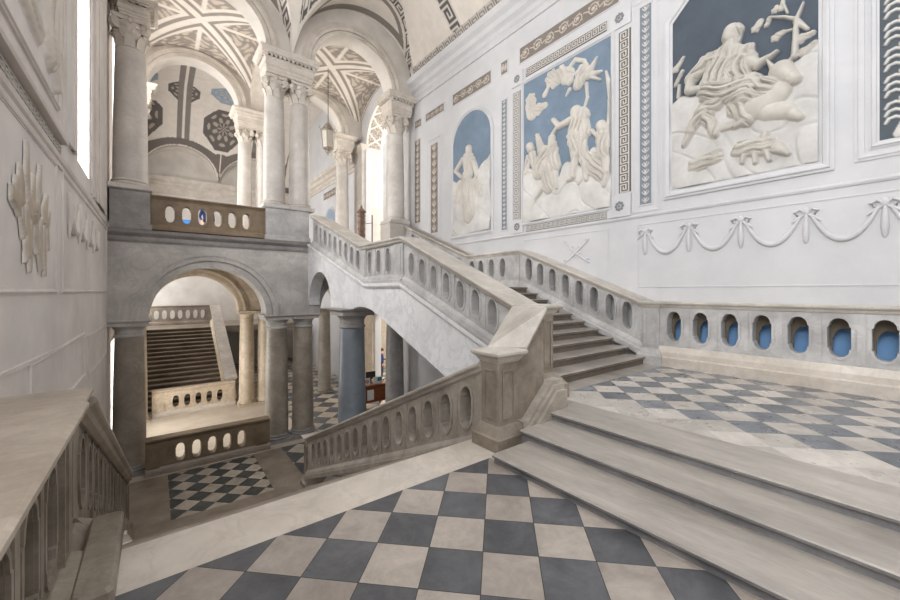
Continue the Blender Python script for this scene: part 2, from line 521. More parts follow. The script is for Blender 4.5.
def newel(name, label, x0, x1, y0, y1, z0, z1, mat, capmat, over=0.07, cat='newel post', baseflare=0.07, bh=0.2):
    root = thing(name, label, cat, ((x0 + x1) / 2, (y0 + y1) / 2, z0))
    MB().square_lathe([(baseflare, z0), (baseflare, z0 + bh * .55), (baseflare * .8, z0 + bh * .62), (baseflare * .5, z0 + bh * .8), (0.01, z0 + bh), (0, z0 + bh)], x0, x1, y0, y1).build('base', mat, root)
    b = MB().cbox(x0, x1, y0, y1, z0 + bh * .9, z1 - 0.11, 0.008)
    fx, fy = (x1 - x0) * .2, (y1 - y0) * .2
    zz0, zz1 = z0 + bh + 0.06, z1 - 0.2
    for (ya, yb) in ((y0 - 0.012, y0 + .005), (y1 - .005, y1 + 0.012)):
        o = [(x0 + fx, zz0), (x1 - fx, zz0), (x1 - fx, zz1), (x0 + fx, zz1)]
        i = [(x0 + fx + .02, zz0 + .02), (x1 - fx - .02, zz0 + .02), (x1 - fx - .02, zz1 - .02), (x0 + fx + .02, zz1 - .02)]
        b.ring(i, o, FX, (ya + yb) / 2, ya if ya < y0 else yb)
    for (xa, xb) in ((x0 - 0.012, x0 + .005), (x1 - .005, x1 + 0.012)):
        o = [(y0 + fy, zz0), (y1 - fy, zz0), (y1 - fy, zz1), (y0 + fy, zz1)]
        i = [(y0 + fy + .02, zz0 + .02), (y1 - fy - .02, zz0 + .02), (y1 - fy - .02, zz1 - .02), (y0 + fy + .02, zz1 - .02)]
        b.ring(i, o, FY, (xa + xb) / 2, xa if xa < x0 else xb)
    b.build('shaft', mat, root)
    o = over
    MB().square_lathe([(0, z1 - .13), (o * .3, z1 - .1), (o * .55, z1 - .065), (o * .85, z1 - .05), (o, z1 - .035), (o, z1 - .012), (o - .018, z1)], x0, x1, y0, y1).build('cap', capmat, root)
    return root


# ------------------------------------------------------------------ columns
def corinthian(m, x, y, z0, h, r, volutes, ab):
    m.lathe([(r * .88, 0), (r * .98, h * .04), (r * .88, h * .08), (r * .86, h * .12), (r * .88, h * .5), (r * 1.0, h * .72), (r * 1.12, h * .84)], (x, y, z0), 28)
    for row, (zb, hl, n, off) in enumerate(((0.08, .42, 8, 0), (0.30, .42, 8, .5))):
        for k in range(n):
            a = 2 * PI * (k + off) / n; ca, sa = math.cos(a), math.sin(a)
            rows = []
            for t, wd, ro in ((0, .30, .88), (.35, .34, .95), (.7, .30, 1.05), (.92, .22, 1.2), (.98, .14, 1.28), (.85, .08, 1.31)):
                zz = z0 + h * (zb + hl * t)
                rr = r * ro
                rows.append([(x + rr * ca - sa * wd * r * q, y + rr * sa + ca * wd * r * q, zz - abs(q) * .02) for q in (-1, 0, 1)] +
                            [(x + (rr - .03) * ca - sa * wd * r * q, y + (rr - .03) * sa + ca * wd * r * q, zz - .015) for q in (1, 0, -1)])
            m.loft(rows)
    for k in range(4):
        a = PI / 4 + k * PI / 2; ca, sa = math.cos(a), math.sin(a)
        c = Vector((x + r * 1.32 * ca, y + r * 1.32 * sa, z0 + h * .70))
        tv = Vector((-sa, ca, 0)); rv = Vector((ca, sa, 0))
        vm = MB(); volutes.append(vm)
        for rr, wd in ((h * .17, .07), (h * .10, .085), (h * .05, .1)):
            rings = []
            for sgn in (-1, 1):
                rings.append([tuple(c + tv * (sgn * wd * .8) + rv * (rr * math.cos(2 * PI * i / 14)) + Vector((0, 0, rr * math.sin(2 * PI * i / 14)))) for i in range(14)])
            vm.loft(rings)
    for k in range(4):
        a = k * PI / 2
        m.ball((x + r * 1.16 * math.cos(a), y + r * 1.16 * math.sin(a), z0 + h * .86), r * .16, r * .16, h * .1, 10, 6)
    # concave abacus
    pts = []
    R = r * 1.62
    for k in range(4):
        a = PI / 4 + k * PI / 2
        a2 = a + PI / 2
        A = Vector((R * math.cos(a), R * math.sin(a))); B = Vector((R * math.cos(a2), R * math.sin(a2)))
        mid = (A + B) / 2 * 0.86
        for t in (0.06, .25, .5, .75, .94):
            p = A * (1 - t) ** 2 + (mid * 2 - (A + B) / 2) * 2 * t * (1 - t) + B * t * t
            pts.append((x + p.x, y + p.y))
    ab.loft([[(a, b, z0 + h * .87) for a, b in pts], [(x + (a - x) * 1.05, y + (b - y) * 1.05, z0 + h * .94) for a, b in pts], [(x + (a - x) * 1.05, y + (b - y) * 1.05, z0 + h) for a, b in pts]])


def column(label, x, y, z0, z1, r, order='corinthian', shaft=None, group=None, hc=None, capm=None, basem=None, name='marble_column'):
    root = tag(thing(name, label, 'column', (x, y, z0), group or ('marble columns of the upper gallery' if order == 'corinthian' else 'stone columns of the ground storey')), kind='thing')
    hb = r * 0.75
    b = MB().box(x - r * 1.17, x + r * 1.17, y - r * 1.17, y + r * 1.17, z0, z0 + hb * .4)
    pr = [(r * 1.12, hb * .4)]
    for i in range(7):
        a = -PI / 2 + PI * i / 6; pr.append((r * (1.08 + .09 * math.cos(a)), hb * (.52 + .12 * math.sin(a))))
    pr += [(r * 1.05, hb * .68), (r * 1.05, hb * .74)]
    for i in range(6):
        a = -PI / 2 + PI * i / 5; pr.append((r * (1.04 + .06 * math.cos(a)), hb * (.83 + .08 * math.sin(a))))
    pr += [(r * 1.03, hb * .95), (r, hb)]
    b.lathe(pr, (x, y, z0), 36)
    b.build('base', basem or (M_COLUP if order == 'corinthian' else M_PEDEST), root, smooth=True)
    hc = hc or (r * 2.1 if order == 'corinthian' else r * 1.3)
    zs0, zs1 = z0 + hb, z1 - hc
    pr = [(r * (1.0 - .14 * (t ** 1.8)), (zs1 - zs0) * t) for t in [i / 10 for i in range(11)]]
    MB().lathe(pr, (x, y, zs0), 40).build('shaft', shaft or M_COLUP, root, smooth=True)
    c = MB()
    rt = r * .86
    if order == 'corinthian':
        vols = []; ab = MB()
        corinthian(c, x, y, zs1, hc, rt * 1.02, vols, ab)
    else:
        c.lathe([(rt, 0), (rt * 1.1, hc * .04), (rt * 1.1, hc * .12), (rt, hc * .16), (rt, hc * .42), (rt * 1.08, hc * .46), (rt * 1.08, hc * .5), (rt * 1.3, hc * .68)], (x, y, zs1), 36)
        k = rt * 1.36
        c.square_lathe([(0, zs1 + hc * .66), (0, zs1 + hc * .84), (.03, zs1 + hc * .88), (.06, zs1 + hc * .94), (.06, zs1 + hc)], x - k, x + k, y - k, y + k)
    co = c.build('capital', capm or M_CAPITAL, root, smooth=True, angle=30)
    if order == 'corinthian':
        ab.build('abacus', M_CAPITAL, co)
        for v_ in vols: v_.build('volute', M_CAPITAL, co)
    return root


def entablature(label, x0, x1, y0, y1, z0, z1, mat=None, dent=True, group=None):
    root = thing('entablature_block', label, 'entablature', ((x0 + x1) / 2, (y0 + y1) / 2, z0), group)
    h = z1 - z0; mat = mat or M_CAPITAL
    MB().square_lathe([(-.02, z0), (-.02, z0 + h * .12), (0, z0 + h * .13), (0, z0 + h * .25), (.03, z0 + h * .29), (.02, z0 + h * .31), (.01, z0 + h * .55), (.03, z0 + h * .58)], x0, x1, y0, y1).build('frieze', mat, root)
    MB().square_lathe([(.03, z0 + h * .58), (.05, z0 + h * .62), (.05, z0 + h * .72), (.14, z0 + h * .76), (.14, z0 + h * .84), (.17, z0 + h * .88), (.2, z0 + h * .95), (.2, z1)], x0, x1, y0, y1).build('cornice', mat, root)
    if dent:
        d = MB(); zz0, zz1 = z0 + h * .64, z0 + h * .73
        X0, X1, Y0, Y1 = x0 - .05, x1 + .05, y0 - .05, y1 + .05
        out = []
        def teeth(p, q, nx_, ny_):
            L_ = math.hypot(q[0] - p[0], q[1] - p[1]); n = max(3, int(L_ / .12))
            for i in range(n):
                for t, o_ in ((i + .25, 0), (i + .25, 1), (i + .75, 1), (i + .75, 0)):
                    t /= n; out.append((p[0] + (q[0] - p[0]) * t + nx_ * o_ * .06, p[1] + (q[1] - p[1]) * t + ny_ * o_ * .06))
        teeth((X0, Y0), (X1, Y0), 0, -1); teeth((X1, Y0), (X1, Y1), 1, 0); teeth((X1, Y1), (X0, Y1), 0, 1); teeth((X0, Y1), (X0, Y0), -1, 0)
        d.plate(out, [], lambda a, b, t: (a, b, t), zz0, zz1)
        d.build('dentil_course', mat, root)
    return root


# ------------------------------------------------------------------ painted grids
def grid_obj(name, V, F, C, mat, kind=None, smooth=True, parent=None, loc=(0, 0, 0)):
    me = bpy.data.meshes.new(name)
    V = np.asarray(V, dtype=np.float64) - np.asarray(loc, dtype=np.float64)
    me.from_pydata(V.tolist(), [], F.tolist() if hasattr(F, 'tolist') else F)
    ca = me.color_attributes.new('Col', 'FLOAT_COLOR', 'POINT')
    c4 = np.ones((len(V), 4), dtype=np.float32); c4[:, :3] = C
    ca.data.foreach_set('color', c4.ravel())
    me.materials.append(mat)
    if smooth: me.polygons.foreach_set('use_smooth', [True] * len(me.polygons))
    o = bpy.data.objects.new(name, me); COL.objects.link(o)
    if parent is not None: o.parent = parent
    else: o.location = loc
    if kind: o['kind'] = kind
    return o


KEY = np.array([[int(c) for c in r] for r in ("11111110", "10000010", "10111010", "10100010", "10111110", "10000000", "11111111")][::-1])


def key_at(u, v):
    """meander pattern; u in units of the band width, v in 0..1 -> 1 on the line"""
    iu = np.floor(np.mod(u, 1.14) / 1.14 * 8).astype(int) % 8
    iv = np.clip(np.floor(v * 7).astype(int), 0, 6)
    return KEY[iv, iu]


def ornament(u, v, seed=0):
    """soft arabesque pattern -> 0..1"""
    a = np.sin(u * 9 + 3 * np.sin(v * 6 + seed)) * np.sin(v * 9 + 3 * np.sin(u * 6 + 1.3 + seed))
    return np.clip((a - .05) * 4, 0, 1)


C_CREAM = np.array(srgb(228, 220, 210)); C_GREYB = np.array(srgb(150, 142, 134)); C_DKG = np.array(srgb(116, 108, 102))
C_ORN = np.array(srgb(196, 184, 170)); C_BLUE = np.array(srgb(158, 172, 188)); C_KEYD = np.array(srgb(92, 88, 86))


def lerp(a, b, t):
    return a * (1 - t[..., None]) + b * t[..., None]


def tri_grid(nx, ny, flip=None):
    idx = np.arange(nx * ny).reshape(nx, ny)
    a, b, c, d = idx[:-1, :-1], idx[1:, :-1], idx[1:, 1:], idx[:-1, 1:]
    I, J = np.meshgrid(np.arange(nx - 1), np.arange(ny - 1), indexing='ij')
    main = (flip(I, J) if flip else np.ones_like(I, bool))
    t1 = np.where(main[..., None], np.stack([a, c, b], -1), np.stack([a, d, b], -1))
    t2 = np.where(main[..., None], np.stack([a, d, c], -1), np.stack([b, d, c], -1))
    return np.concatenate([t1.reshape(-1, 3), t2.reshape(-1, 3)])


def groin_vault(name, x0, x1, y0, y1, z0, rise, n=120, style='gallery'):
    s = np.linspace(0, PI, n + 1)
    S_, T_ = np.meshgrid(s, s, indexing='ij')
    X = (x0 + x1) / 2 - (x1 - x0) / 2 * np.cos(S_); Y = (y0 + y1) / 2 - (y1 - y0) / 2 * np.cos(T_)
    Z = z0 + rise * np.maximum(np.sin(S_), np.sin(T_))
    ds = np.minimum(S_, PI - S_); dt = np.minimum(T_, PI - T_)
    d_groin = np.abs(ds - dt); d_wall = np.minimum(ds, dt)
    along = np.maximum(ds, dt)
    C = np.broadcast_to(C_CREAM, X.shape + (3,)).copy()
    if style == 'gallery':
        for lo, hi in ((.08, .16),):
            k = ((d_groin > lo) & (d_groin < hi) & (d_wall > .10)) | ((d_wall > lo) & (d_wall < hi) & (d_groin > .10))
            C[k] = C_GREYB
        k = (d_groin > .25) & (d_wall > .25)
        o = ornament(S_ * 2.2, T_ * 2.2)
        C[k] = lerp(C_GREYB * 1.0, C_ORN * 1.05, o)[k]
        k = (along > PI / 2 - .03) & (d_groin > .25) & (d_wall > .25)
        C[k] = C_CREAM
    else:
        k = ((d_groin > .08) & (d_groin < .16)) | ((d_wall > .08) & (d_wall < .14))
        C[k] = C_DKG
        k = (d_groin > .28) & (d_wall > .25)
        C[k] = lerp(C_DKG, C_GREYB, ornament(S_ * 2, T_ * 2, 2))[k]
    F = tri_grid(n + 1, n + 1, lambda I, J: (I < n / 2) == (J < n / 2))
    V = np.stack([X, Y, Z], -1).reshape(-1, 3)
    return grid_obj(name, V, F, C.reshape(-1, 3), M_PAINT, 'structure')


def cove_vault(name, x0, x1, y0, y1, z0, rise, D, end_y, lun_x, lun_hw, lun_rise, side, step, keyed):
    """coved ceiling with lunettes cut into it over the end wall (y = end_y) and over the side walls"""
    nx = int((x1 - x0) / step) + 1; ny = int(abs(y1 - y0) / step) + 1
    x = np.linspace(x0, x1, nx); y = np.linspace(y0, y1, ny)
    X, Y = np.meshgrid(x, y, indexing='ij')
    dE = np.abs(Y - end_y); dR = x1 - X; dLft = X - x0
    dm = np.minimum(np.minimum(dE, dR), dLft)
    if not keyed: dm = dE
    q = np.clip(1 - dm / D, 0, 1)
    h0 = rise * np.sin(PI / 2 * np.clip(dm / D, 0, 1))
    # end-wall lunettes
    hX = np.zeros_like(X); ang = np.zeros_like(X)
    for cx in lun_x:
        t = np.clip((X - cx) / lun_hw, -1, 1)
        h = lun_rise * np.sqrt(1 - t ** 2)
        m_ = h > hX
        hX = np.where(m_, h, hX); ang = np.where(m_, np.arcsin(t), ang)
    hY = np.zeros_like(X)
    for cy, hw, lr in side:
        t = np.clip((Y - cy) / hw, -1, 1)
        hY = np.maximum(hY, lr * np.sqrt(1 - t ** 2))
    endzone = (dE <= dR) & (dE <= dLft) if keyed else np.ones_like(X, bool)
    hl = np.where(endzone, hX, hY)
    tt_ = np.clip((X - 3.4) / 4.5, 0, 1)
    Z = z0 + np.maximum(h0, hl) + (.65 * tt_ if keyed else 0)
    # distance (in plan, measured from the wall) between the point and the crease of the lunette
    f = lambda h: D * 2 / PI * np.arcsin(np.clip(h / rise, 0, 1))
    dc = f(hl)
    eps = step
    gx = np.gradient(dc, axis=0) / (x[1] - x[0]); gy = np.gradient(dc, axis=1) / (y[1] - y[0])
    gr = np.where(endzone, gx, gy)
    v = (dm - dc)
    slope0 = rise * PI / 2 / D * np.cos(PI / 2 * np.clip(dm / D, 0, 1))
    vs = v * np.sqrt(1 + slope0 ** 2) / np.sqrt(1 + (gr ** 2) * (1 + slope0 ** 2) + 1e-6)
    C = np.broadcast_to(C_CREAM, X.shape + (3,)).copy()
    w = .52 if keyed else .42
    rs_ = ang >= 0
    on = (np.where(rs_, (vs > -w) & (vs < -.02), (vs > .02) & (vs < w)) if keyed else (vs > 0.04) & (vs < w)) & endzone
    arcl = rise * .35 * np.clip(dm / D, 0, 1) + dm * 1.12
    if keyed:
        # u runs along the crease
        uu = np.where(endzone, (ang + 5) * 2.55, Y)
        kk = key_at(uu / (w - .04), np.clip(np.where(rs_, vs + w, vs) / (w - .02), 0, .999))
        C[on] = np.where(kk[..., None] > 0, C_CREAM * .9, C_KEYD)[on]
        b = (vs < -.6) & (dm > .08) & (dm < .34) & endzone
        C[b] = C_GREYB * .85
        b2 = (vs < -.62) & (vs > -.84) & (dm > .08) & endzone
        C[b2] = C_GREYB * .85
        # level meander over the right-hand cornice and a crossing rib
        kr = key_at(Y / .3, np.clip((arcl - .1) / .3, 0, .999))
        br = (~endzone) & (arcl > .1) & (arcl < .4)
        C[br] = np.where(kr[..., None] > 0, C_CREAM * .72, C_GREYB * .72)[br]
        for yc in (9.2, 5.0):
            kt = key_at(arcl / .5, np.clip((Y - yc) / .5, 0, .999))
            bt = (~endzone) & (arcl > .4) & (Y > yc) & (Y < yc + .5) & (dR < dLft)
            C[bt] = np.where(kt[..., None] > 0, C_CREAM * .85, C_KEYD)[bt]
    else:
        C[on] = C_DKG
        b2 = (vs < -.18) & (vs > -.3) & (dm > .2)
        C[b2] = C_DKG
        b2 = (vs < -.5) & (vs > -.6) & (dm > .5)
        C[b2] = C_GREYB
        # eight-sided ornament panels between the lunettes
        vx = [lun_x[0] - 1.92, (lun_x[0] + lun_x[1]) / 2, (lun_x[1] + lun_x[2]) / 2]
        dark_ = np.array(srgb(104, 97, 93))
        spots = [(x_, 2.15, 1.0, dark_) for x_ in vx] + [(vx[1], 4.15, .8, C_BLUE * .9), (vx[0], 4.15, .8, C_BLUE * .9), (vx[2], 4.15, .8, C_BLUE * .9), (vx[0] + 1.2, 3.5, .75, dark_), (vx[1] + 1.9, 3.6, .7, dark_)]
        for mx, dd, rad, base in spots:
            a = X - mx; b = (dm - dd) * 1.12
            octd = np.maximum(np.maximum(np.abs(a), np.abs(b)), (np.abs(a) + np.abs(b)) * .74)
            C[(octd < rad * 1.14) & (vs > .1) & endzone] = C_CREAM
            k = (octd < rad) & (vs > .1) & endzone
            rr = np.sqrt(a * a + b * b) / rad; th = np.arctan2(b, a)
            ro = np.clip((np.cos(th * 8) * np.sin(rr * 10) + .3 * np.cos(rr * 16)) * 3 * (rr < .8), 0, 1)
            C[k] = lerp(base, C_ORN, ro * .75)[k]
        for cx_ in lun_x:
            C[(np.abs(X - cx_) < .3) & (vs > w) & endzone] = C_GREYB * .8
            C[(np.abs(X - cx_) < .06) & (vs > w) & endzone] = C_CREAM
    F = tri_grid(nx, ny, lambda I, J: ((I + J) % 2) == 0)
    V = np.stack([X, Y, Z], -1).reshape(-1, 3)
    return grid_obj(name, V, F, C.reshape(-1, 3), M_PAINT, 'structure', smooth=False)


def relief(name, y0, y1, z0, z1, X, sgn, shapes, bg, fg, res=.02, parent=None, ground=None, clip=None, mat=None, depth=1.0, fig=None):
    """low relief on a side wall: shapes are (y, z, y', z', r, r', height, folds) capsules in wall coordinates"""
    ny = max(8, int((y1 - y0) / res)); nz = max(8, int((z1 - z0) / res))
    yy = np.linspace(y0, y1, ny); zz = np.linspace(z0, z1, nz)
    Yg, Zg = np.meshgrid(yy, zz, indexing='ij')
    Fk = np.zeros_like(Yg)
    H = np.zeros_like(Yg); Mk = np.zeros_like(Yg)
    if ground is not None:
        gy = [p[0] for p in ground]; gz = [p[1] for p in ground]
        o = np.argsort(gy)
        lim = np.interp(Yg, np.array(gy)[o], np.array(gz)[o])
        lim = lim + .05 * np.sin(Yg * 7) + .03 * np.sin(Yg * 17 + 1)
        t = np.clip((lim - Zg) / .05, 0, 1)
        Mk = np.maximum(Mk, t)
        rk = np.sin(3.1 * Yg + 2.1 * np.sin(2.3 * Zg + .7)) + np.sin(4.3 * Zg + 1.9 * np.sin(3.3 * Yg + 1.1)) + .6 * np.sin(7.1 * Yg - 5.2 * Zg)
        H = np.maximum(H, t * (.03 + .014 * rk - .016 * np.exp(-(rk / .16) ** 2)))
    for (a, b, c, d, r0, r1, h, fo) in shapes:
        vx, vz = c - a, d - b; L2 = vx * vx + vz * vz + 1e-9
        t = np.clip(((Yg - a) * vx + (Zg - b) * vz) / L2, 0, 1)
        dist = np.sqrt((Yg - a - t * vx) ** 2 + (Zg - b - t * vz) ** 2)
        r = r0 + (r1 - r0) * t
        if fo:
            th = np.arctan2(Zg - b, Yg - a)
            r = r * (1 + .10 * np.sin(fo * th + fo))
        k = dist / np.maximum(r, 1e-4)
        hh = h * np.sqrt(np.clip(1 - k ** 2, 0, 1))
        if fo:
            Ln = math.sqrt(L2)
            sd = ((Yg - a) * vz - (Zg - b) * vx) / Ln
            arg = sd * (16 + fo * 2) + 1.6 * np.sin(t * 3.2 + fo) + .9 * np.sin(Zg * 7 + fo) + .7 * np.sin(Yg * 9 - fo)
            hh = hh * (1 - .55 * np.exp(-(np.sin(arg) / .30) ** 2)) * (1 - .22 * np.exp(-(np.sin(arg * 1.7 + 2) / .25) ** 2))
        H = np.where(hh > 0, np.maximum(H, hh + (.4 * h if ground is None else 0) * 0), H)
        mk_ = np.clip((1 - k) * np.maximum(r, .02) / .012, 0, 1)
        Mk = np.maximum(Mk, mk_); Fk = np.maximum(Fk, mk_)
    C = lerp(np.array(bg), np.array(fg), Mk)
    if fig is not None: C = lerp(C, np.broadcast_to(np.array(fig), C.shape), Fk)
    V = np.stack([np.full_like(Yg, X) - sgn * (H * depth + .006), Yg, Zg], -1).reshape(-1, 3)
    idx = np.arange(ny * nz).reshape(ny, nz)
    a, b, c, d = idx[:-1, :-1], idx[1:, :-1], idx[1:, 1:], idx[:-1, 1:]
    F = np.stack([a, b, c, d] if sgn < 0 else [a, d, c, b], -1).reshape(-1, 4)
    if clip == 'shape':
        mk = np.maximum(np.maximum(Mk[:-1, :-1], Mk[1:, 1:]), np.maximum(Mk[1:, :-1], Mk[:-1, 1:])) > .02
        clip = lambda y_, z_: mk
    if clip is not None:
        cy = (Yg[:-1, :-1] + Yg[1:, 1:]) / 2; cz = (Zg[:-1, :-1] + Zg[1:, 1:]) / 2
        F = F[clip(cy, cz).reshape(-1)]
        used = np.unique(F); remap = -np.ones(len(V), int); remap[used] = np.arange(len(used))
        V = V[used]; C = C.reshape(-1, 3)[used]; F = remap[F]
    else:
        C = C.reshape(-1, 3)
    base = parent_base(parent) if parent is not None else Vector((X, (y0 + y1) / 2, z0))
    return grid_obj(name, V, F, C, mat or M_RELIEF, None, True, parent, tuple(base)) if parent is None else _child_grid(name, V, F, C, mat or M_RELIEF, parent, base)


def _child_grid(name, V, F, C, mat, parent, base):
    o = grid_obj(name, V, F, C, mat, None, True, None, tuple(base))
    o.parent = parent; o.location = Vector(base) - parent_base(parent)
    return o


def PX(*pts):
    return [wall_pt(a, b) for a, b in pts]


def cap_(p, q, r0, r1, h=.1, fo=0, X=XR):
    a = wall_pt(*p, X=X); b = wall_pt(*q, X=X)
    return (a[0], a[1], b[0], b[1], r0, r1, h, fo)


def frame_rect(m, X, sgn, y0, y1, z0, z1, w, d, steps=2, outline=None):
    """moulded frame around a rectangle on a side wall; outward from the given inner rectangle"""
    if outline is None: outline = [(y0, z0), (y1, z0), (y1, z1), (y0, z1)]
    def off(k):
        cy = sum(p[0] for p in outline) / len(outline); cz = sum(p[1] for p in outline) / len(outline)
        out = []
        n = len(outline)
        for i in range(n):
            p0, p1, p2 = Vector(outline[i - 1]), Vector(outline[i]), Vector(outline[(i + 1) % n])
            d1 = (p1 - p0).normalized(); d2 = (p2 - p1).normalized()
            n1 = Vector((d1.y, -d1.x)); n2 = Vector((d2.y, -d2.x))
            mm = (n1 + n2)
            mm = mm / max(mm.length, 1e-6); kk = 1 / max(.35, mm.dot(n1))
            out.append(tuple(p1 + mm * (k * kk)))
        return out
    prof = [(0, .3), (.25, .35), (.3, .75), (.55, 1.0), (.7, 1.0), (.78, .6), (1.0, .5)] if steps > 1 else [(0, .7), (.5, 1.0), (1, .7)]
    rings = [off(a * w) for a, _ in prof]
    hs = [b * d for _, b in prof]
    n = len(outline)
    allr = [[(X, a, b) for a, b in rings[0]]] + [[(X - sgn * h, a, b) for a, b in r] for r, h in zip(rings, hs)] + [[(X, a, b) for a, b in rings[-1]]]
    return m.loft(allr, cap=False)


def key_strip(label, X, sgn, y0, y1, z0, z1, along, group, cell=None, dark=None):
    """band of meander on a side wall, lines standing proud of a darker ground"""
    w = (z1 - z0) if along == 'y' else (y1 - y0)
    L = (y1 - y0) if along == 'y' else (z1 - z0)
    nrep = max(1, round(L / (w * .8)))
    root = thing('meander_panel', label, 'wall panel', (X, (y0 + y1) / 2, z0), group or 'meander bands on the walls')
    MB().box(min(X, X - sgn * .008), max(X, X - sgn * .008), y0, y1, z0, z1).build('ground', dark or M_KEYBG, root)
    m = MB()
    cu = L / (nrep * 8); cv = w / 9
    for i in range(nrep * 8):
        for j in range(7):
            if KEY[j, i % 8]:
                a0, a1 = i * cu, (i + 1) * cu; b0, b1 = (j + 1) * cv, (j + 2) * cv
                if along == 'y': m.box(X - sgn * .018, X - sgn * .006, y0 + a0, y0 + a1, z0 + b0, z0 + b1)
                else: m.box(X - sgn * .018, X - sgn * .006, y0 + b0, y0 + b1, z0 + a0, z0 + a1)
    m.build('meander', M_KEYFG, root)
    return root


def leaf_strip(label, X, sgn, y0, y1, z0, z1, group, bg, fg, along='z', res=.016, name='arabesque_panel'):
    """band of foliage on a darker ground"""
    root = thing(name, label, 'wall panel', (X, (y0 + y1) / 2, z0), group or 'foliage strips and friezes on the right wall')
    sh = []
    w = (y1 - y0) if along == 'z' else (z1 - z0); L = (z1 - z0) if along == 'z' else (y1 - y0)
    put = (lambda s, t: ((y0 + y1) / 2 + t * w, z0 + s)) if along == 'z' else (lambda s, t: (y0 + s, (z0 + z1) / 2 + t * w))
    st = w * .62 if along == 'z' else w * .9
    n = max(2, int(L / st))
    for i in range(n):
        s0 = (i + .5) * L / n; k = L / n
        def cap(s_a, t_a, s_b, t_b, r0, r1, h=.02):
            a = put(s_a, t_a); b = put(s_b, t_b); sh.append((a[0], a[1], b[0], b[1], r0 * w, r1 * w, h, 0))
        sg = 1 if i % 2 else -1
        if along == 'z':
            cap(s0 - k * .5, 0, s0 + k * .5, 0, .03, .03)
            for sg in (1, -1):
                cap(s0 - k * .3, 0, s0, .2 * sg, .05, .07); cap(s0, .2 * sg, s0 + k * .3, .3 * sg, .07, .03)
                cap(s0 + k * .1, 0, s0 + k * .4, .14 * sg, .05, .05)
            cap(s0, 0, s0, 0, .11, .11, .03)
        else:
            ps = [(s0 + k * .34 * (1 - .035 * q) * math.cos(q * .62 + (PI if sg > 0 else 0)), sg * .36 * (1 - .05 * q) * math.sin(q * .62)) for q in range(13)]
            for p_, q_ in zip(ps[:-1], ps[1:]): cap(p_[0], p_[1], q_[0], q_[1], .045, .04)
            for q in (1, 4, 7, 9): cap(ps[q][0], ps[q][1], s0 + (ps[q][0] - s0) * 1.35, ps[q][1] * 1.25, .07, .03)
            cap(s0, 0, s0, 0, .13, .13, .03)
            cap(s0 + k * .3, 0, s0 + k * .62, .1 * sg, .05, .05)
    relief('foliage', y0, y1, z0, z1, X, sgn, sh, bg, fg, res, root)
    m = MB(); frame_rect(m, X, sgn, y0, y1, z0, z1, .03, .02, 1); m.build('border', M_WALL_R if sgn > 0 else M_TRIM_L, root)
    return root


# =================================================================== SETTING
# floors
struct('floor', MB().box(XL, 2.62, -4.2, 2.73, -.3, 0), M_TILE0)
struct('floor_edge', MB().box(XL, 2.62, 2.73, 3.2, -.3, 0).box(2.62, 3.4, 2.45, 3.2, -.3, 0), M_STRIP)
struct('floor_upper', MB().box(4.12, XR, -4.2, 3.12, -.05, Z1), M_TILE1)
struct('floor_upper_edge', MB().box(4.12, XR, 3.12, 3.43, -.05, Z1), M_STEP)
struct('floor_lower', MB().box(.25, 2.2, 9.55, 11.95, ZL - .3, ZL), M_TILEL)
struct('floor_lower_left', MB().box(XL, .25, 9.15, 12.0, ZL - .3, ZL), M_LOWFLOOR)
struct('floor_lower_right', MB().box(2.2, 2.95, 9.15, 12.0, ZL - .3, ZL), M_LOWFLOOR)
struct('floor_lower_front', MB().box(.25, 2.2, 9.15, 9.55, ZL - .3, ZL).box(.25, 2.2, 11.95, 12.0, ZL - .3, ZL), M_LOWFLOOR)
struct('floor_ground', MB().box(XL, 3.9, 12.0, 18.2, ZL - .3, ZL), M_GALFLOOR)
struct('floor_ground_right', MB().box(2.95, 14, 3.42, 12.0, ZL - .3, ZL).box(3.9, 14, 12.0, 30, ZL - .3, ZL), M_TILEG)
struct('floor_ground_rear', MB().box(XL, 3.9, 18.2, 30, ZL - .3, ZL), M_LOWFLOOR)
struct('floor_gallery', MB().box(XL, XR, YW - .02, YB1, 2.92, ZG), M_GALFLOOR)
struct('floor_mid_landing', MB().box(4.2, XR, 6.6, 8.36, 1.42, ZM), M_STRIP)

# wall under the near landing, closing the stair hall below it
struct('wall_under_landing', MB().box(2.95, XR, 3.2, 3.42, ZL, -.05), M_STAIRWALL)

# right wall: hall part, gallery part with a tall arched opening above and a doorway below
yo0, yo1, zs = 13.5, 16.7, 8.5
outer = [(-4.2, ZL), (30, ZL), (30, 13.6), (-4.2, 13.6)]
op = [(yo0, ZG), (yo1, ZG)] + arc((yo0 + yo1) / 2, zs, (yo1 - yo0) / 2, (yo1 - yo0) / 2, 0, 180, 28)
door = [(14.2, ZL + .01), (15.75, ZL + .01), (15.75, .6), (14.2, .6)]
struct('wall_right', MB().plate(outer, [op, door], FY, XR, XR + .3), M_WALL_R)
ym, yr = (yo0 + yo1) / 2, (yo1 - yo0) / 2
struct('wall_arch_reveal', MB().plate([(yo1, ZG)] + arc(ym, zs, yr, yr, 0, 180, 28) + [(yo0, ZG), (yo0 - .3, ZG)] + arc(ym, zs, yr + .3, yr + .3, 180, 0, 28) + [(yo1 + .3, ZG)], [], FY, XR + .3, XR + .9), M_ARC_UP)
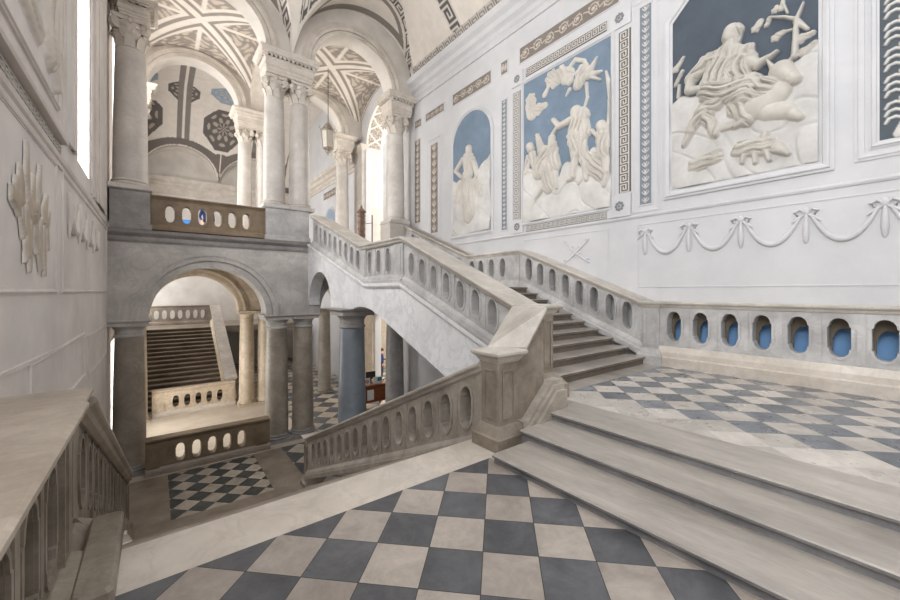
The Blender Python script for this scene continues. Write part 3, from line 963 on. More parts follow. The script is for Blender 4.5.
# left wall with windows
def win(y0, y1): return [(y0, 3.62), (y1, 3.62), (y1, 8.7), (y0, 8.7)]
outer = [(-2.2, ZL), (30, ZL), (30, 13.6), (-2.2, 13.6)]
struct('wall_left', MB().plate(outer, [win(8.0, 9.2), win(-1.6, 1.4), [(13.9, 3.9), (16.5, 3.9), (16.5, 8.7), (13.9, 8.7)], [(13.4, -2.2), (16.8, -2.2), (16.8, .3), (13.4, .3)], [(24.4, .3), (27.4, .3), (27.4, 2.8), (24.4, 2.8)], [(20.5, 3.9), (24.5, 3.9), (24.5, 8.4), (20.5, 8.4)]], FY, XL - .55, XL), M_WALL_L)
struct('wall_near', MB().box(XL, XR, -4.5, -4.2, -.3, 11), M_WALL_L)
# arcade wall, lower storey
r = 1.38; cx = 1.25; zsp = .92
outer = [(XL, zsp), (cx - r, zsp)] + arc(cx, zsp, r, r, 180, 0, 32) + [(4.2, zsp)] + arc(5.5, zsp, 1.25, 1.3, 180, 0, 32) + [(XR, zsp), (XR, 2.92), (XL, 2.92)]
struct('wall_arcade', MB().plate(outer, [], FX, YW, YW2), M_ARC)
# string course along the lower arcade
m = MB().sweep([(0, -.2), (.03, -.2), (.05, -.14), (.05, -.06), (.1, -.02), (.14, .02), (.16, .1), (0, .1)], [(XL, YW, 3.08), (3.84, YW, 3.08)])
struct('trim_1', m, M_PEDEST)
# archivolt of the lower arch
def archivolt(name, cx, zsp, r, kz, y, sgn, mat, w=.42):
    m = MB()
    for a, b, d in ((0.0, .3, .05), (.3, .36, .025), (.36, .62, .075), (.62, .72, .10), (.72, 1.0, .05)):
        r0, r1 = r + a * w, r + b * w
        o = arc(cx, zsp, r0, r0 * kz, 180, 0, 40) + arc(cx, zsp, r1, r1 * kz, 0, 180, 40)
        m.plate(o, [], FX, y + (.002 if sgn < 0 else -.002), y + sgn * d)
    return struct(name, m, mat)
archivolt('trim_2', cx, zsp, r, 1.0, YW, -1, M_ARC, .5)
# second lower arcade, behind
outer = [(XL, .85), (cx - r, .85)] + arc(cx, .85, r, r, 180, 0, 32) + [(4.1, .85)] + arc(5.4, .85, 1.3, 1.35, 180, 0, 32) + [(XR, .85), (XR, 2.92), (XL, 2.92)]
struct('wall_arcade_rear', MB().plate(outer, [], FX, YB0, YB1), M_BEIGE)
archivolt('trim_3', cx, .85, r, 1.0, YB0, -1, M_BEIGE, .34)
groin_vault('ceiling_lower', XL, 3.4, YW2 - .3, YB0 + .3, .95, 1.9, 80, 'dark')
groin_vault('ceiling_lower_right', 3.4, XR, YW2 - .3, YB0 + .3, .95, 1.9, 80, 'dark')
# upper arcade wall above the entablatures
ZE = 8.95
cxa, ra = 1.21, 1.42
cxb, rb = 5.48, 1.42
def upper_wall(name, y0, y1, mat, top):
    outer = [(XL, ZE), (cxa - ra, ZE)] + arc(cxa, ZE, ra, ra, 180, 0, 36) + [(cxb - rb, ZE)] + arc(cxb, ZE, rb, rb, 180, 0, 36) + [(XR, ZE), (XR, top), (XL, top)]
    return struct(name, MB().plate(outer, [], FX, y0, y1), mat)
upper_wall('wall_arcade_upper', YW, YW2, M_ARC_UP, 13.6)
upper_wall('wall_arcade_upper_rear', YB0, YB1, M_ARC_UP, 13.6)
for i, (c_, y_, s_) in enumerate(((cxa, YW, -1), (cxb, YW, -1), (cxa, YB0, -1), (cxb, YB0, -1))):
    archivolt('trim_%d' % (4 + i), c_, ZE, ra, 1.0, y_, s_, M_CAPITAL, .4)
# cross arch of the gallery between its two bays
o = [(YW2, ZE), ] + arc((YW2 + YB0) / 2, ZE, (YB0 - YW2) / 2, 1.5, 180, 0, 30) + [(YB0, 12), (YW2, 12)]
struct('trim_8', MB().plate(o, [], FY, 3.05, 3.75), M_CAPITAL)
groin_vault('ceiling_gallery', XL, 3.38, YW2 - .3, YB0 + .3, ZE, 1.75, 150)
groin_vault('ceiling_gallery_right', 3.38, XR, YW2 - .3, YB0 + .3, ZE, 1.75, 150)
# hall ceilings
cove_vault('ceiling', XL, XR, 1.5, YW, ZE + .05, 3.7, 4.3, YW, [1.21, 5.56], 2.14, 2.0, [], .02, True)
cove_vault('ceiling_far', XL, XR, YB1, YE, 8.45, 3.9, 4.4, YE, [-2.6, 1.25, 5.1], 1.88, 1.6, [], .03, False)
# end wall of the far hall with its cornice
struct('wall_end', MB().box(XL, XR, YE, YE + .3, ZL, 13.6), M_ARC_UP)
m = MB().sweep([(0, -.95), (.06, -.95), (.06, -.5), (.12, -.42), (.12, -.3), (.26, -.2), (.3, -.02), (.3, .06), (0, .06)], [(XL, YE, 8.35), (XR, YE, 8.35)])
struct('trim_9', m, M_CAPITAL)
# cornice of the right wall
CORN = [(0, -.75), (.05, -.75), (.05, -.6), (.10, -.55), (.10, -.42), (.2, -.35), (.22, -.2), (.34, -.12), (.38, -.02), (.38, .06), (.3, .1), (0, .1)]
struct('trim_10', MB().sweep([(-a, b) for a, b in CORN], [(XR, YW, 9.58), (XR, -1, 9.58)][::-1] and [(XR, -1, 9.58), (XR, YW, 9.58)]), M_WALL_R)
struct('trim_11', MB().sweep([(-a, b) for a, b in CORN], [(XR, YB1, 8.4), (XR, YE, 8.4)]), M_CAPITAL)
struct('trim_12', MB().sweep(CORN, [(XL, -1, 9.58), (XL, YW, 9.58)]), M_TRIM_L)
# thin ledge under the picture zone, right wall
struct('trim_13', MB().sweep([(0, -.03), (-.02, -.03), (-.035, 0), (-.035, .015), (-.02, .03), (0, .04)], [(XR, -1, 3.19), (XR, YW, 3.19)]), M_WALL_R)
# ledge of the left wall, deeper, with the sill beyond it
struct('trim_14', MB().sweep([(0, -.06), (.02, -.06), (.02, -.02), (.04, .0), (.05, .04), (0, .06)], [(XL, -1, 3.2), (XL, YW, 3.2)]), M_TRIM_L)
struct('trim_15', MB().sweep([(0, 0), (.075, 0), (.085, .03), (.085, .1), (0, .14)], [(XL, -1, 3.44), (XL, 6.6, 3.44)]), M_TRIM_L)
# pilasters and window trim, left wall
m = MB().box(XL, XL + .04, 6.5, 7.6, 3.6, 9.0).box(XL, XL + .055, 6.62, 6.7, 3.6, 9.0).box(XL, XL + .055, 7.35, 7.43, 3.6, 9.0)
struct('trim_16', m, M_TRIM_L)
m = MB().box(XL, XL + .03, 9.35, 9.5, 3.4, 9.0).box(XL, XL + .05, 9.7, 9.85, 3.4, 9.0).box(XL, XL + .03, 9.95, 11.9, 3.4, 9.0).box(XL, XL + .05, 10.3, 11.4, 3.4, 9.0)
struct('trim_17', m, M_TRIM_L)
# thin panel mouldings on the lower left wall
m = MB()
for y0, y1, z0, z1 in ((1.0, 6.3, 1.68, 3.1), (6.75, 12.1, 1.68, 3.1)):
    frame_rect(m, XL, -1, y0, y1, z0, z1, .06, .02)
frame_rect(m, XL, -1, 5.2, 8.6, .3, .92, .05, .018); frame_rect(m, XL, -1, 9.0, 12.1, .2, .82, .05, .018)
m.sweep([(0, -.02), (.015, -.02), (.015, .02), (0, .02)], [(XL, 3, 1.05), (XL, YW, .78)])
struct('trim_18', m, M_TRIM_L)
# panel lines low on the right wall
m = MB()
for y0, y1 in ((-.6, 3.82), (4.5, 6.9)):
    frame_rect(m, XR, 1, y0, y1, 1.75, 3.0, .03, .012, 1)
struct('trim_19', m, M_WALL_R)
# windows
def window(name, X, y0, y1, z0, z1, mat, bars=True):
    w = tag(MB().box(X - .02, X, y0, y1, z0, z1).build(name, mat), kind='structure')
    f = MB().box(X, X + .06, y0, y0 + .07, z0, z1).box(X, X + .06, y1 - .07, y1, z0, z1).box(X, X + .06, y0, y1, z0, z0 + .07).box(X, X + .06, y0, y1, z1 - .07, z1)
    n = 3
    for i in range(1, n + 1): f.box(X, X + .05, y0, y1, z0 + (z1 - z0) * i / (n + 1) - .02, z0 + (z1 - z0) * i / (n + 1) + .02)
    f.box(X, X + .05, (y0 + y1) / 2 - .02, (y0 + y1) / 2 + .02, z0, z1)
    f.build('window_frame', M_KEYFG, w)
window('window_1', XL - .5, 8.0, 9.2, 3.62, 8.7, M_PANE)
window('window_2', XL - .5, 13.9, 16.5, 3.9, 8.7, M_PANE)
window('window_3', XL - .5, 20.5, 24.5, 3.9, 8.4, M_PANE)
window('window_5', XL - .5, 13.4, 16.8, -2.2, .3, M_PANE)
window('added_window_far_lower', XL - .5, 24.4, 27.4, .3, 2.8, M_PANE)  # unseen window, added to brighten the far end wall
window('unseen_window_near', XL - .5, -1.6, 1.4, 3.62, 8.7, M_PANE)  # unseen window, added to light the right wall and floors
# loggia beyond the tall arch of the gallery and room beyond the lower doorway
struct('wall_loggia', MB().box(11.4, 11.6, 11.5, 22, ZL, 11.5), M_ARC_UP)
struct('floor_loggia', MB().box(XR + .9, 11.4, 11.5, 22, 2.92, ZG), M_GALFLOOR)
# soffit paint of the tall arch
n1, n2 = 90, 24
tt, ww = np.meshgrid(np.linspace(0, PI, n1), np.linspace(0, 1, n2), indexing='ij')
R_ = (yo1 - yo0) / 2 - .015
V = np.stack([XR + .02 + ww * .86, (yo0 + yo1) / 2 + R_ * np.cos(tt), zs + R_ * np.sin(tt)], -1).reshape(-1, 3)
cc = lerp(C_GREYB * .9, C_ORN, ornament(tt * 5, ww * 3))
edge = (ww < .1) | (ww > .9) | (np.abs(np.mod(tt * 2.2 + ww * .9, 1.0) - .5) > .44) | (np.abs(np.mod(tt * 2.2 - ww * .9, 1.0) - .5) > .44)
cc[edge] = C_CREAM
grid_obj('trim_20', V, tri_grid(n1, n2), cc.reshape(-1, 3), M_PAINT, 'structure')

# leaf added behind the right balustrade; its lower openings shape the blue glow
cs_ = [2.95 - .42 * i for i in range(15)]
struct('trim_24', MB().plate([(-3.6, Z1), (3.15, Z1), (3.15, 1.38), (-3.6, 1.38)], [slot(c_ - .03, .87, .24, .5) for c_ in cs_], FY, 7.66, 7.69), M_DARK)  # no real trim: added leaf that shapes the blue glow
# board behind, its blue colour standing in for blue light
struct('trim_21', MB().box(XR - .03, XR, -4.0, 3.1, Z1, 1.32), M_BLUEGLOW)  # no real trim: added board, its blue stands in for blue light

# wall carrying the two upper flights, open below in arches
pts = [(3.42, .60), (6.55, 1.80), (8.15, 1.80), (12.4, 3.16), (12.4, 1.2)] + arc(11.38, 1.2, .98, 1.02, 0, 180, 24) + [(9.85, 1.2), (8.92, 1.2), (8.8, 1.24), (8.5, 1.28), (8.2, 1.27), (7.9, 1.22), (7.5, 1.1), (7.2, .98), (6.4, .68), (5.48, .34), (4.46, -.04), (3.42, -.42)]
struct('wall_staircase', MB().plate(pts, [], FY, 3.87, 4.22), M_STAIRWALL)
m = MB()
m.sweep([(0, -.07), (-.04, -.07), (-.07, -.03), (-.07, .03), (0, .03)], [(3.87, 3.5, .62), (3.87, 6.55, 1.79), (3.87, 8.15, 1.79), (3.87, 12.3, 3.12)])
struct('trim_22', m, M_STAIRWALL)

# =================================================================== STAIRS
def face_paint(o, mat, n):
    """upright riser faces get a darker colour, part stone, part painted shade"""
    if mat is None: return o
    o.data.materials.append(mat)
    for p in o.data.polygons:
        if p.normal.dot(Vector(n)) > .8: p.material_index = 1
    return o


def steps(name, label, x0, x1, y_first, n, tread, z_first, riser, mat, up=True, soffit=None, rmat=None):
    """flight running along y, rising away from the camera; each step is one slab with a rounded nosing"""
    root = thing(name, label, 'stairs', ((x0 + x1) / 2, y_first, z_first))
    sgn = 1 if up else -1
    for i in range(n):
        y0 = y_first + i * tread
        zt = z_first + sgn * (i + 1) * riser if up else z_first - i * riser
        zb = zt - riser - (.12 if up else .22)
        if up:
            prof = [(y0 + tread + .02, zb), (y0 + .015, zb), (y0 + .015, zt - .055), (y0 - .015, zt - .05), (y0 - .03, zt - .035), (y0 - .03, zt - .014), (y0 - .015, zt), (y0 + tread + .02, zt)]
        else:
            e = y0 + tread
            prof = [(y0 - .02, zb), (e - .015, zb), (e - .015, zt - .055), (e + .015, zt - .05), (e + .03, zt - .035), (e + .03, zt - .014), (e + .015, zt), (y0 - .02, zt)]
        m = MB().loft([[(x, a, b) for a, b in prof] for x in (x0, x1)])
        face_paint(m.build('step', mat, root), rmat, (0, -1, 0) if up else (0, 1, 0))
    if soffit:
        MB().loft([[(x, a, b) for a, b in soffit] for x in (x0 - .06, x1)]).build('soffit', M_STAIRWALL, root)
    return root


# three broad steps beside the near landing (run along x)
root = thing('stair_flight', 'three broad low marble steps rising from the near chequered landing to the raised landing', 'stairs', (3.3, 0, 0))
R3 = Z1 / 3
for i, xa in enumerate((2.56, 3.06, 3.56)):
    zt = (i + 1) * R3; xe = (3.06, 3.56, 4.12)[i] + (.012, .012, 0)[i]
    yend = (2.62, 2.72, 2.86)[i]
    prof = [(xe, zt - R3 - .1), (xa + .012, zt - R3 - .1), (xa + .012, zt - .038), (xa - .008, zt - .036), (xa - .02, zt - .024), (xa - .02, zt - .01), (xa - .01, zt), (xe, zt)]
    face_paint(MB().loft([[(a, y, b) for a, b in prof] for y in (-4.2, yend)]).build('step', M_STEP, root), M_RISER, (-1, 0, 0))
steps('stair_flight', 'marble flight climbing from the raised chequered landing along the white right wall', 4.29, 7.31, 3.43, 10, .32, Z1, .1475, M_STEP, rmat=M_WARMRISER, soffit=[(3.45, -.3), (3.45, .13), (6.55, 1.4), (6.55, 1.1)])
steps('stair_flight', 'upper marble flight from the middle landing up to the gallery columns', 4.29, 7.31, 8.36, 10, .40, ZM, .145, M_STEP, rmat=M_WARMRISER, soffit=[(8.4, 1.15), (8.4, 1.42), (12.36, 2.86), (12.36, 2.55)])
steps('stair_flight', 'marble flight descending from the near landing between two balustrades to the lower chequered floor', -.32, 2.74, 3.2, 20, .30, -.15, .15, M_MARBLE_W, up=False)
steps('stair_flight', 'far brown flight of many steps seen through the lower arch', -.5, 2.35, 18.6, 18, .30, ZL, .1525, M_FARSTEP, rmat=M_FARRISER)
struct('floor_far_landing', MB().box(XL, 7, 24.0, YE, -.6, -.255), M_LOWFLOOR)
# =================================================================== BALUSTRADES
MM = (M_MARBLE, M_CAP, M_MARBLE)
MW = (M_RAILMID, M_CAP, M_RAILMID)
MD = (M_DARKMARBLE, M_LEFTCAP, M_DARKMARBLE)
# descending rail, right side
zc = lin((3.12, .86), (9.11, -1.79)); zb = lambda a: zc(a) - .98
balustrade('balustrade', 'long sloping stone balustrade descending left from the tall newel post', 'y', 3.06, 9.12, 2.84, 3.1, zc, zb,
           [3.36 + .382 * i for i in range(15)], (.2, .47, .10), MW, slope=-.442, plinth_h=.2)
newel('newel_post', 'small end post at the foot of the descending balustrade', 2.83, 3.12, 9.12, 9.4, ZL, -1.82, M_MARBLE_W, M_CAP, .05)
# near newel and the parapet that climbs with the three steps
newel('newel_post', 'tall panelled stone newel post at the corner of the three steps', 2.8, 3.1, 2.8, 3.06, -.02, 1.02, M_MARBLE_W, M_CAP, .08, bh=.26)
root = thing('stair_parapet', 'short solid stone parapet climbing beside the three steps between two newel posts', 'parapet', (3.45, 3.1, 0))
pb = [(3.09, .0), (3.64, .0), (3.64, 1.38), (3.6, 1.36), (3.24, .95), (3.09, .93)]
MB().plate(pb, [], FX, 2.88, 3.4).box(3.64, 3.87, 3.14, 3.4, 0, 1.37).build('body', M_MARBLE_W, root)
def slab(q, d): return [[(x, y, z - d[0]) for x, y, z in q]] + [[(x, y, z - d[1]) for x, y, z in q]]
qa = [(2.95, 3.12, 1.02), (3.24, 2.80, 1.03)]; qb = [(3.80, 3.52, 1.46), (3.60, 2.80, 1.455)]; qc = [(3.9, 3.52, 1.468), (3.84, 3.06, 1.468)]
def cap_ring(q): return [q[0], q[1], (q[1][0], q[1][1], q[1][2] - .035), (q[1][0], q[1][1] + .035, q[1][2] - .09), (q[0][0], q[0][1] - .035, q[0][2] - .09), (q[0][0], q[0][1], q[0][2] - .035)]
MB().loft([cap_ring(qa), cap_ring(qb), cap_ring(qc)]).build('cap', M_CAP, root)
m = MB()
# moulded ramp at the foot, rising with the steps
def ramp(y0, y1, dz):
    return [(3.17, -.02), (3.85, -.02), (3.85, .60 + dz), (3.68, .60 + dz), (3.26, .22 + dz), (3.17, .22 + dz)]
m.plate(ramp(0, 0, 0), [], FX, 2.78, 2.9).plate(ramp(0, 0, -.05), [], FX, 2.74, 2.79).plate(ramp(0, 0, -.11), [], FX, 2.70, 2.75)
m.build('moulded_ramp', M_RAILMID, root)
newel('newel_post', 'upper newel post at the foot of the climbing balustrade, above the third step', 3.86, 4.12, 3.1, 3.42, Z1 - .02, 1.475, M_MARBLE_W, M_CAP, .09, bh=.34, baseflare=.14)
# outer balustrade of the upper flights
zc = lin((3.48, 1.46), (6.5, 2.73)); zb = lin((3.48, .60), (6.5, 1.76))
balustrade('balustrade', 'broad-capped sloping balustrade of the first upper flight, over the white stair wall', 'y', 3.42, 6.5, 3.9, 4.2, zc, zb,
           [4.01 + .37 * i for i in range(7)], (.18, .44, .08), MM, .12, slope=.42, plinth_h=.2)
balustrade('balustrade', 'short level balustrade of the middle landing with three openings', 'y', 6.5, 8.36, 3.9, 4.2, lambda a: 2.73, lambda a: 1.79,
           [7.17, 7.6, 8.04], (.18, .5, .06), MM, .12, plinth_h=.2, posts=((6.52, 6.88), (8.2, 8.36)))
zc = lin((8.36, 2.73), (11.98, 4.01)); zb = lin((8.36, 1.79), (11.98, 3.02))
balustrade('balustrade', 'sloping balustrade of the second upper flight ending at the paired columns', 'y', 8.36, 12.0, 3.9, 4.2, zc, zb,
           [8.66 + .377 * i for i in range(9)], (.17, .44, .1), MM, .12, slope=.35, plinth_h=.2)
# wall side
zc = lambda a: 1.455
balustrade('balustrade', 'long level balustrade on the raised landing against the white right wall', 'y', -3.5, 3.2, 7.42, 7.62, zc, lambda a: Z1,
           [2.95 - .42 * i for i in range(15)], (.23, .54, .10), (M_MARBLE, M_CAP, M_STRIP), .07, plinth_h=.36)
newel('newel_post', 'flat panelled post where the right wall balustrade turns to climb', 7.38, 7.66, 3.2, 3.5, Z1, 1.455, M_MARBLE, M_CAP, .05, bh=.3, baseflare=.08)
zc = lin((3.5, 1.44), (6.61, 2.71)); zb = lin((3.5, .42), (6.61, 1.69))
balustrade('balustrade', 'sloping balustrade climbing beside the steps along the white right wall', 'y', 3.5, 6.61, 7.42, 7.62, zc, zb,
           [3.81 + .36 * i for i in range(8)], (.2, .54, .11), MM, .07, slope=.41, plinth_h=.24)
balustrade('balustrade', 'level balustrade of the middle landing against the right wall below the arched relief', 'y', 6.61, 8.7, 7.42, 7.62, lambda a: 2.71, lambda a: ZM,
           [7.25, 7.68, 8.12, 8.5], (.2, .5, .08), MM, .07, plinth_h=.2, posts=((6.63, 6.95),))
zc = lin((8.7, 2.71), (12.3, 4.1)); zb = lin((8.7, 1.72), (12.3, 3.15))
balustrade('balustrade', 'last sloping balustrade on the right wall, hidden part way by the nearer rail', 'y', 8.7, 12.3, 7.42, 7.62, zc, zb,
           [9.1 + .38 * i for i in range(8)], (.2, .48, .1), MM, .07, slope=.39, plinth_h=.2)
# shelf that ties the wall balustrades to the wall
m = MB()
m.sweep([(-.22, -.05), (-.22, 0), (.22, 0), (.22, -.05)], [(7.68, -3.5, 1.45), (7.68, 3.5, 1.45), (7.68, 6.61, 2.71), (7.68, 8.7, 2.71), (7.68, 12.3, 4.1)])
struct('trim_23', m, M_CAP)
# gallery balustrade above the lower arch
balustrade('balustrade', 'brown pierced gallery balustrade above the lower grey arch', 'x', -.1, 2.62, 12.52, 12.78, lambda a: 4.15, lambda a: 3.24,
           [.31 + .363 * i for i in range(6)], (.2, .47, .07), (M_BROWN, M_BROWN, M_BROWN), .06, plinth_h=.16)
balustrade('balustrade', 'pale gallery balustrade between the rear columns', 'x', -.1, 2.55, 17.4, 17.62, lambda a: 4.05, lambda a: ZG,
           [.3 + .36 * i for i in range(6)], (.2, .47, .07), (M_CAPITAL, M_CAPITAL, M_CAPITAL), .06, plinth_h=.16)
# lower landing
balustrade('balustrade', 'dark brown pierced balustrade on the lower floor between the grey columns', 'x', -.2, 2.68, 12.15, 12.4, lambda a: -2.1, lambda a: ZL,
           [.52 + .355 * i for i in range(5)], (.2, .46, .05), (M_BROWN, M_BROWN, M_LOWFLOOR), .05, plinth_h=.18, posts=((-.16, .1), (2.3, 2.6)))
balustrade('balustrade', 'beige pierced balustrade at the foot of the far brown stairs', 'x', -.1, 2.6, 17.75, 18.0, lambda a: -2.05, lambda a: ZL,
           [.62 + .36 * i for i in range(5)], (.2, .46, .07), (M_BEIGE, M_BEIGE, M_STRIP), .05, plinth_h=.16, posts=((-.1, .25), (2.2, 2.55)))
# rails of the far flight
zc = lin((18.4, -2.0), (24.0, .9)); zb = lambda a: zc(a) - .95
balustrade('balustrade', 'pale sloping rail on the right of the far brown stairs', 'y', 18.4, 24.0, 2.4, 2.68, zc, zb, [18.9 + .4 * i for i in range(12)], (.2, .44, .1), (M_BEIGE, M_CAP, M_BEIGE), .1, slope=.5, plinth_h=.18)
balustrade('balustrade', 'dark pierced parapet along the top of the far brown stairs', 'x', -.5, 2.7, 26.5, 26.8, lambda a: .82, lambda a: -.255,
           [.05 + .36 * i for i in range(7)], (.22, .5, .12), (M_LOWFLOOR, M_LOWFLOOR, M_LOWFLOOR), .05, plinth_h=.2)
# left parapet beside the camera
balustrade('balustrade', 'wide-capped dark balustrade on the near landing against the left wall', 'y', -1.5, 3.1, XL + .11, -.42, lambda a: 1.0, lambda a: 0.0,
           [2.72 - .40 * i for i in range(9)], (.22, .56, .06), MD, .11, plinth_h=.14, pw_in=.13, posts=((2.93, 3.1),))
newel('newel_post', 'squat end post of the near left balustrade', XL + .1, -.42, 3.12, 3.42, -.01, 1.005, M_DARKMARBLE, M_LEFTCAP, .09, baseflare=.09, bh=.16)
zc = lin((3.45, .95), (9.1, -1.72)); zb = lambda a: zc(a) - .98
balustrade('balustrade', 'dark balustrade descending along the left wall beyond the near end post', 'y', 3.45, 9.1, XL + .15, -.42, zc, zb,
           [3.75 + .382 * i for i in range(14)], (.2, .47, .10), MD, .11, slope=-.47, plinth_h=.2)
newel('newel_post', 'end post at the foot of the dark left balustrade', XL + .15, -.40, 9.1, 9.4, ZL, -1.75, M_DARKMARBLE, M_MARBLE_W, .06)

tag(MB().cbox(-.34, -.17, 2.6, 3.5, -.01, .13, .02).build('plinth_block', M_DARKMARBLE, None, (-.25, 3.05, -.01)), 'low stone plinth block jutting from the squat end post at floor level', 'plinth')
# =================================================================== PEDESTALS, COLUMNS, ENTABLATURES
def pedestal(label, x0, x1, y0, y1, z0, z1, mat=M_PEDEST):
    root = thing('pedestal', label, 'pedestal', ((x0 + x1) / 2, (y0 + y1) / 2, z0))
    MB().square_lathe([(.04, z0), (.04, z0 + .12), (.0, z0 + .16), (0, z1 - .02)], x0, x1, y0, y1).build('body', mat, root)
    MB().square_lathe([(0, z1 - .05), (.03, z1 - .03), (.04, z1)], x0, x1, y0, y1).build('top_slab', mat, root)
YC, YC2 = 12.72, 17.5
pedestal('grey veined pedestal under the large upper column at the left wall', -.88, -.1, 12.36, 13.1, ZG, 4.2)
pedestal('broad grey pedestal under the paired upper columns', 2.62, 3.88, 12.36, 13.1, ZG, 4.2, M_MARBLE)
pedestal('white pedestal under the upper column beside the right wall', 6.8, 7.62, 12.36, 13.1, ZG, 4.2, M_COLUP)
G1 = None
column('large pale upper column standing at the end of the left wall', -.5, YC, 4.2, 8.5, .355)
column('left one of the paired upper columns on the broad grey pedestal', 2.93, YC, 4.2, 8.25, .32)
column('right one of the paired upper columns on the broad grey pedestal', 3.69, YC, 4.2, 8.25, .32)
column('upper column against the white right wall, at the head of the stairs', 7.22, YC, 4.2, 8.25, .35)
entablature('entablature over the large upper column at the left wall', -.72, -.14, 12.34, 13.1, 8.5, ZE)
entablature('dentilled entablature over the paired upper columns', 2.62, 4.0, 12.34, 13.1, 8.25, ZE)
entablature('entablature over the upper column beside the right wall', 6.86, 7.72, 12.34, 13.1, 8.25, ZE)
for lab, x, rr in (('white rear gallery column half hidden by the large left column', -.5, .3), ('left one of the white paired columns in the rear gallery row', 2.9, .28),
                   ('right one of the white paired columns in the rear gallery row', 3.57, .28), ('rear gallery column beside the tall bright arch', 7.05, .32)):
    column(lab, x, YC2, ZG, 8.25, rr, basem=M_CAPITAL)
entablature('white rear entablature peeping past the large left column', -.72, -.14, 17.12, 17.88, 8.25, ZE, dent=False)
entablature('white entablature over the rear paired columns', 2.6, 3.9, 17.12, 17.88, 8.25, ZE, dent=False)
entablature('rear entablature beside the tall bright arch', 6.66, 7.44, 17.12, 17.88, 8.25, ZE, dent=False)
# ground storey
column('stout grey lower column beneath the left spring of the lower arch', -.52, YC, ZL, .92, .34, 'tuscan', M_COLLO, capm=M_ARC, name='stone_column')
column('left one of the paired lower columns beneath the grey arch', 3.0, YC, ZL, .92, .34, 'tuscan', M_COLLO, capm=M_ARC, name='stone_column')
column('right one of the paired lower columns beneath the grey arch', 3.8, YC, ZL, .92, .33, 'tuscan', M_COLLO, capm=M_ARC, name='stone_column')
column('lower grey column seen in the opening under the stairs', 7.2, YC, ZL, .92, .35, 'tuscan', M_PEDEST, capm=M_ARC, name='stone_column')
column('blue-grey column carrying the stair wall beside the desk', 4.05, 9.38, ZL, 1.2, .36, 'tuscan', M_COLBLUE, capm=M_PEDEST, name='stone_column', hc=.5)
for lab, x in (('rear lower column at the left, behind the grey arch', -.5), ('slender cream rear column left of the paired lower columns', 2.98), ('second cream rear column behind the paired lower columns', 3.66), ('rear lower column by the desk', 6.2)):
    mt = M_COLLO if x > 6 else M_BEIGE
    column(lab, x, YC2, ZL, .85, .285, 'tuscan', mt, capm=mt, basem=mt, name='stone_column')

# =================================================================== RIGHT WALL DECORATION
WH = srgb(216, 213, 209); BLU = srgb(122, 140, 158); BLU2 = srgb(78, 87, 98); DKO = srgb(132, 122, 114); ORN = srgb(206, 196, 184); GB = srgb(128, 136, 144)
c = cap_
# ---- central picture
root = thing('relief_panel', 'tall blue relief panel of figures beneath clouds, framed by meander bands', 'relief', (XR, 5.66, 3.45))
sh = [c((552, 78), (556, 80), .2, .2, .06, 7), c((561, 74), (570, 76), .2, .17, .07, 5), c((566, 80), (571, 81), .14, .1, .06), c((531, 100), (532, 113), .17, .2, .06, 6), c((538, 110), (545, 106), .17, .1, .06, 5),
      c((545, 95), (550, 85), .08, .05, .03, 0), c((583, 73), (579, 86), .2, .13, .09, 6), c((570, 84), (569, 70), .06, .06, .05), c((569, 70), (576, 60), .06, .06, .05), c((576, 60), (585, 61), .06, .05, .05), c((585, 61), (588, 72), .05, .1, .05),
      c((589, 74), (598, 58), .12, .03, .06), c((589, 76), (602, 72), .1, .04, .06), c((587, 76), (601, 80), .06, .03, .05), c((587, 84), (588, 98), .05, .04, .04), c((588, 98), (585, 108), .05, .04, .04), c((585, 108), (589, 112), .04, .04, .04),
      c((570, 90), (567, 96), .06, .03, .04),
      # central figure
      c((577, 112), (578, 116), .15, .15, .13), c((580, 120), (578, 135), .27, .24, .14, 5), c((584, 118), (588, 134), .12, .12, .1, 3), c((571, 121), (560, 127), .1, .08, .1), c((560, 127), (555, 121), .08, .07, .1),
      c((575, 136), (577, 155), .2, .15, .13, 7), c((577, 155), (575, 177), .13, .07, .12), c((582, 137), (585, 160), .17, .13, .12, 6), c((585, 160), (588, 180), .11, .06, .1), c((575, 178), (569, 181), .06, .05, .08),
      # left group
      c((531, 147), (532, 150), .12, .12, .11), c((538, 136), (542, 152), .07, .14, .07, 4), c((545, 154), (541, 172), .2, .24, .12, 5), c((533, 156), (538, 172), .14, .14, .09, 4), c((553, 139), (553, 144), .11, .12, .11),
      c((553, 148), (556, 166), .17, .18, .12, 6), c((548, 166), (550, 186), .22, .2, .12, 8), c((545, 186), (537, 198), .07, .05, .07), c((537, 198), (533, 210), .05, .05, .06), c((556, 168), (558, 188), .1, .06, .08), c((529, 158), (527, 172), .1, .1, .06, 4), c((552, 138), (558, 128), .06, .05, .08),
      # right group
      c((602, 126), (603, 129), .13, .13, .11), c((603, 135), (605, 154), .16, .18, .11, 5), c((600, 138), (593, 131), .07, .05, .08), c((607, 72), (612, 96), .03, .09, .05), c((612, 96), (610, 140), .09, .1, .06, 5), c((606, 156), (608, 172), .12, .09, .09), c((608, 172), (605, 186), .08, .05, .08),
      c((590, 160), (602, 174), .2, .17, .1, 6), c((596, 155), (603, 158), .1, .1, .08, 3), c((590, 172), (580, 183), .1, .06, .07)]
gr = PX((524, 168), (540, 172), (560, 176), (563, 168), (572, 160), (582, 165), (592, 150), (611, 146))
relief('scene', 4.42, 6.91, 3.5, 7.25, XR, 1, sh, BLU, WH, .012, root, gr, None, M_FRESCO, 1.25, srgb(212, 206, 197))
m = MB(); frame_rect(m, XR, 1, 4.42, 6.91, 3.5, 7.25, .09, .05); m.build('frame', M_WALL_R, root)
key_strip('meander band above the tall blue relief panel', XR, 1, 4.52, 6.84, 7.41, 7.63, 'y', None)
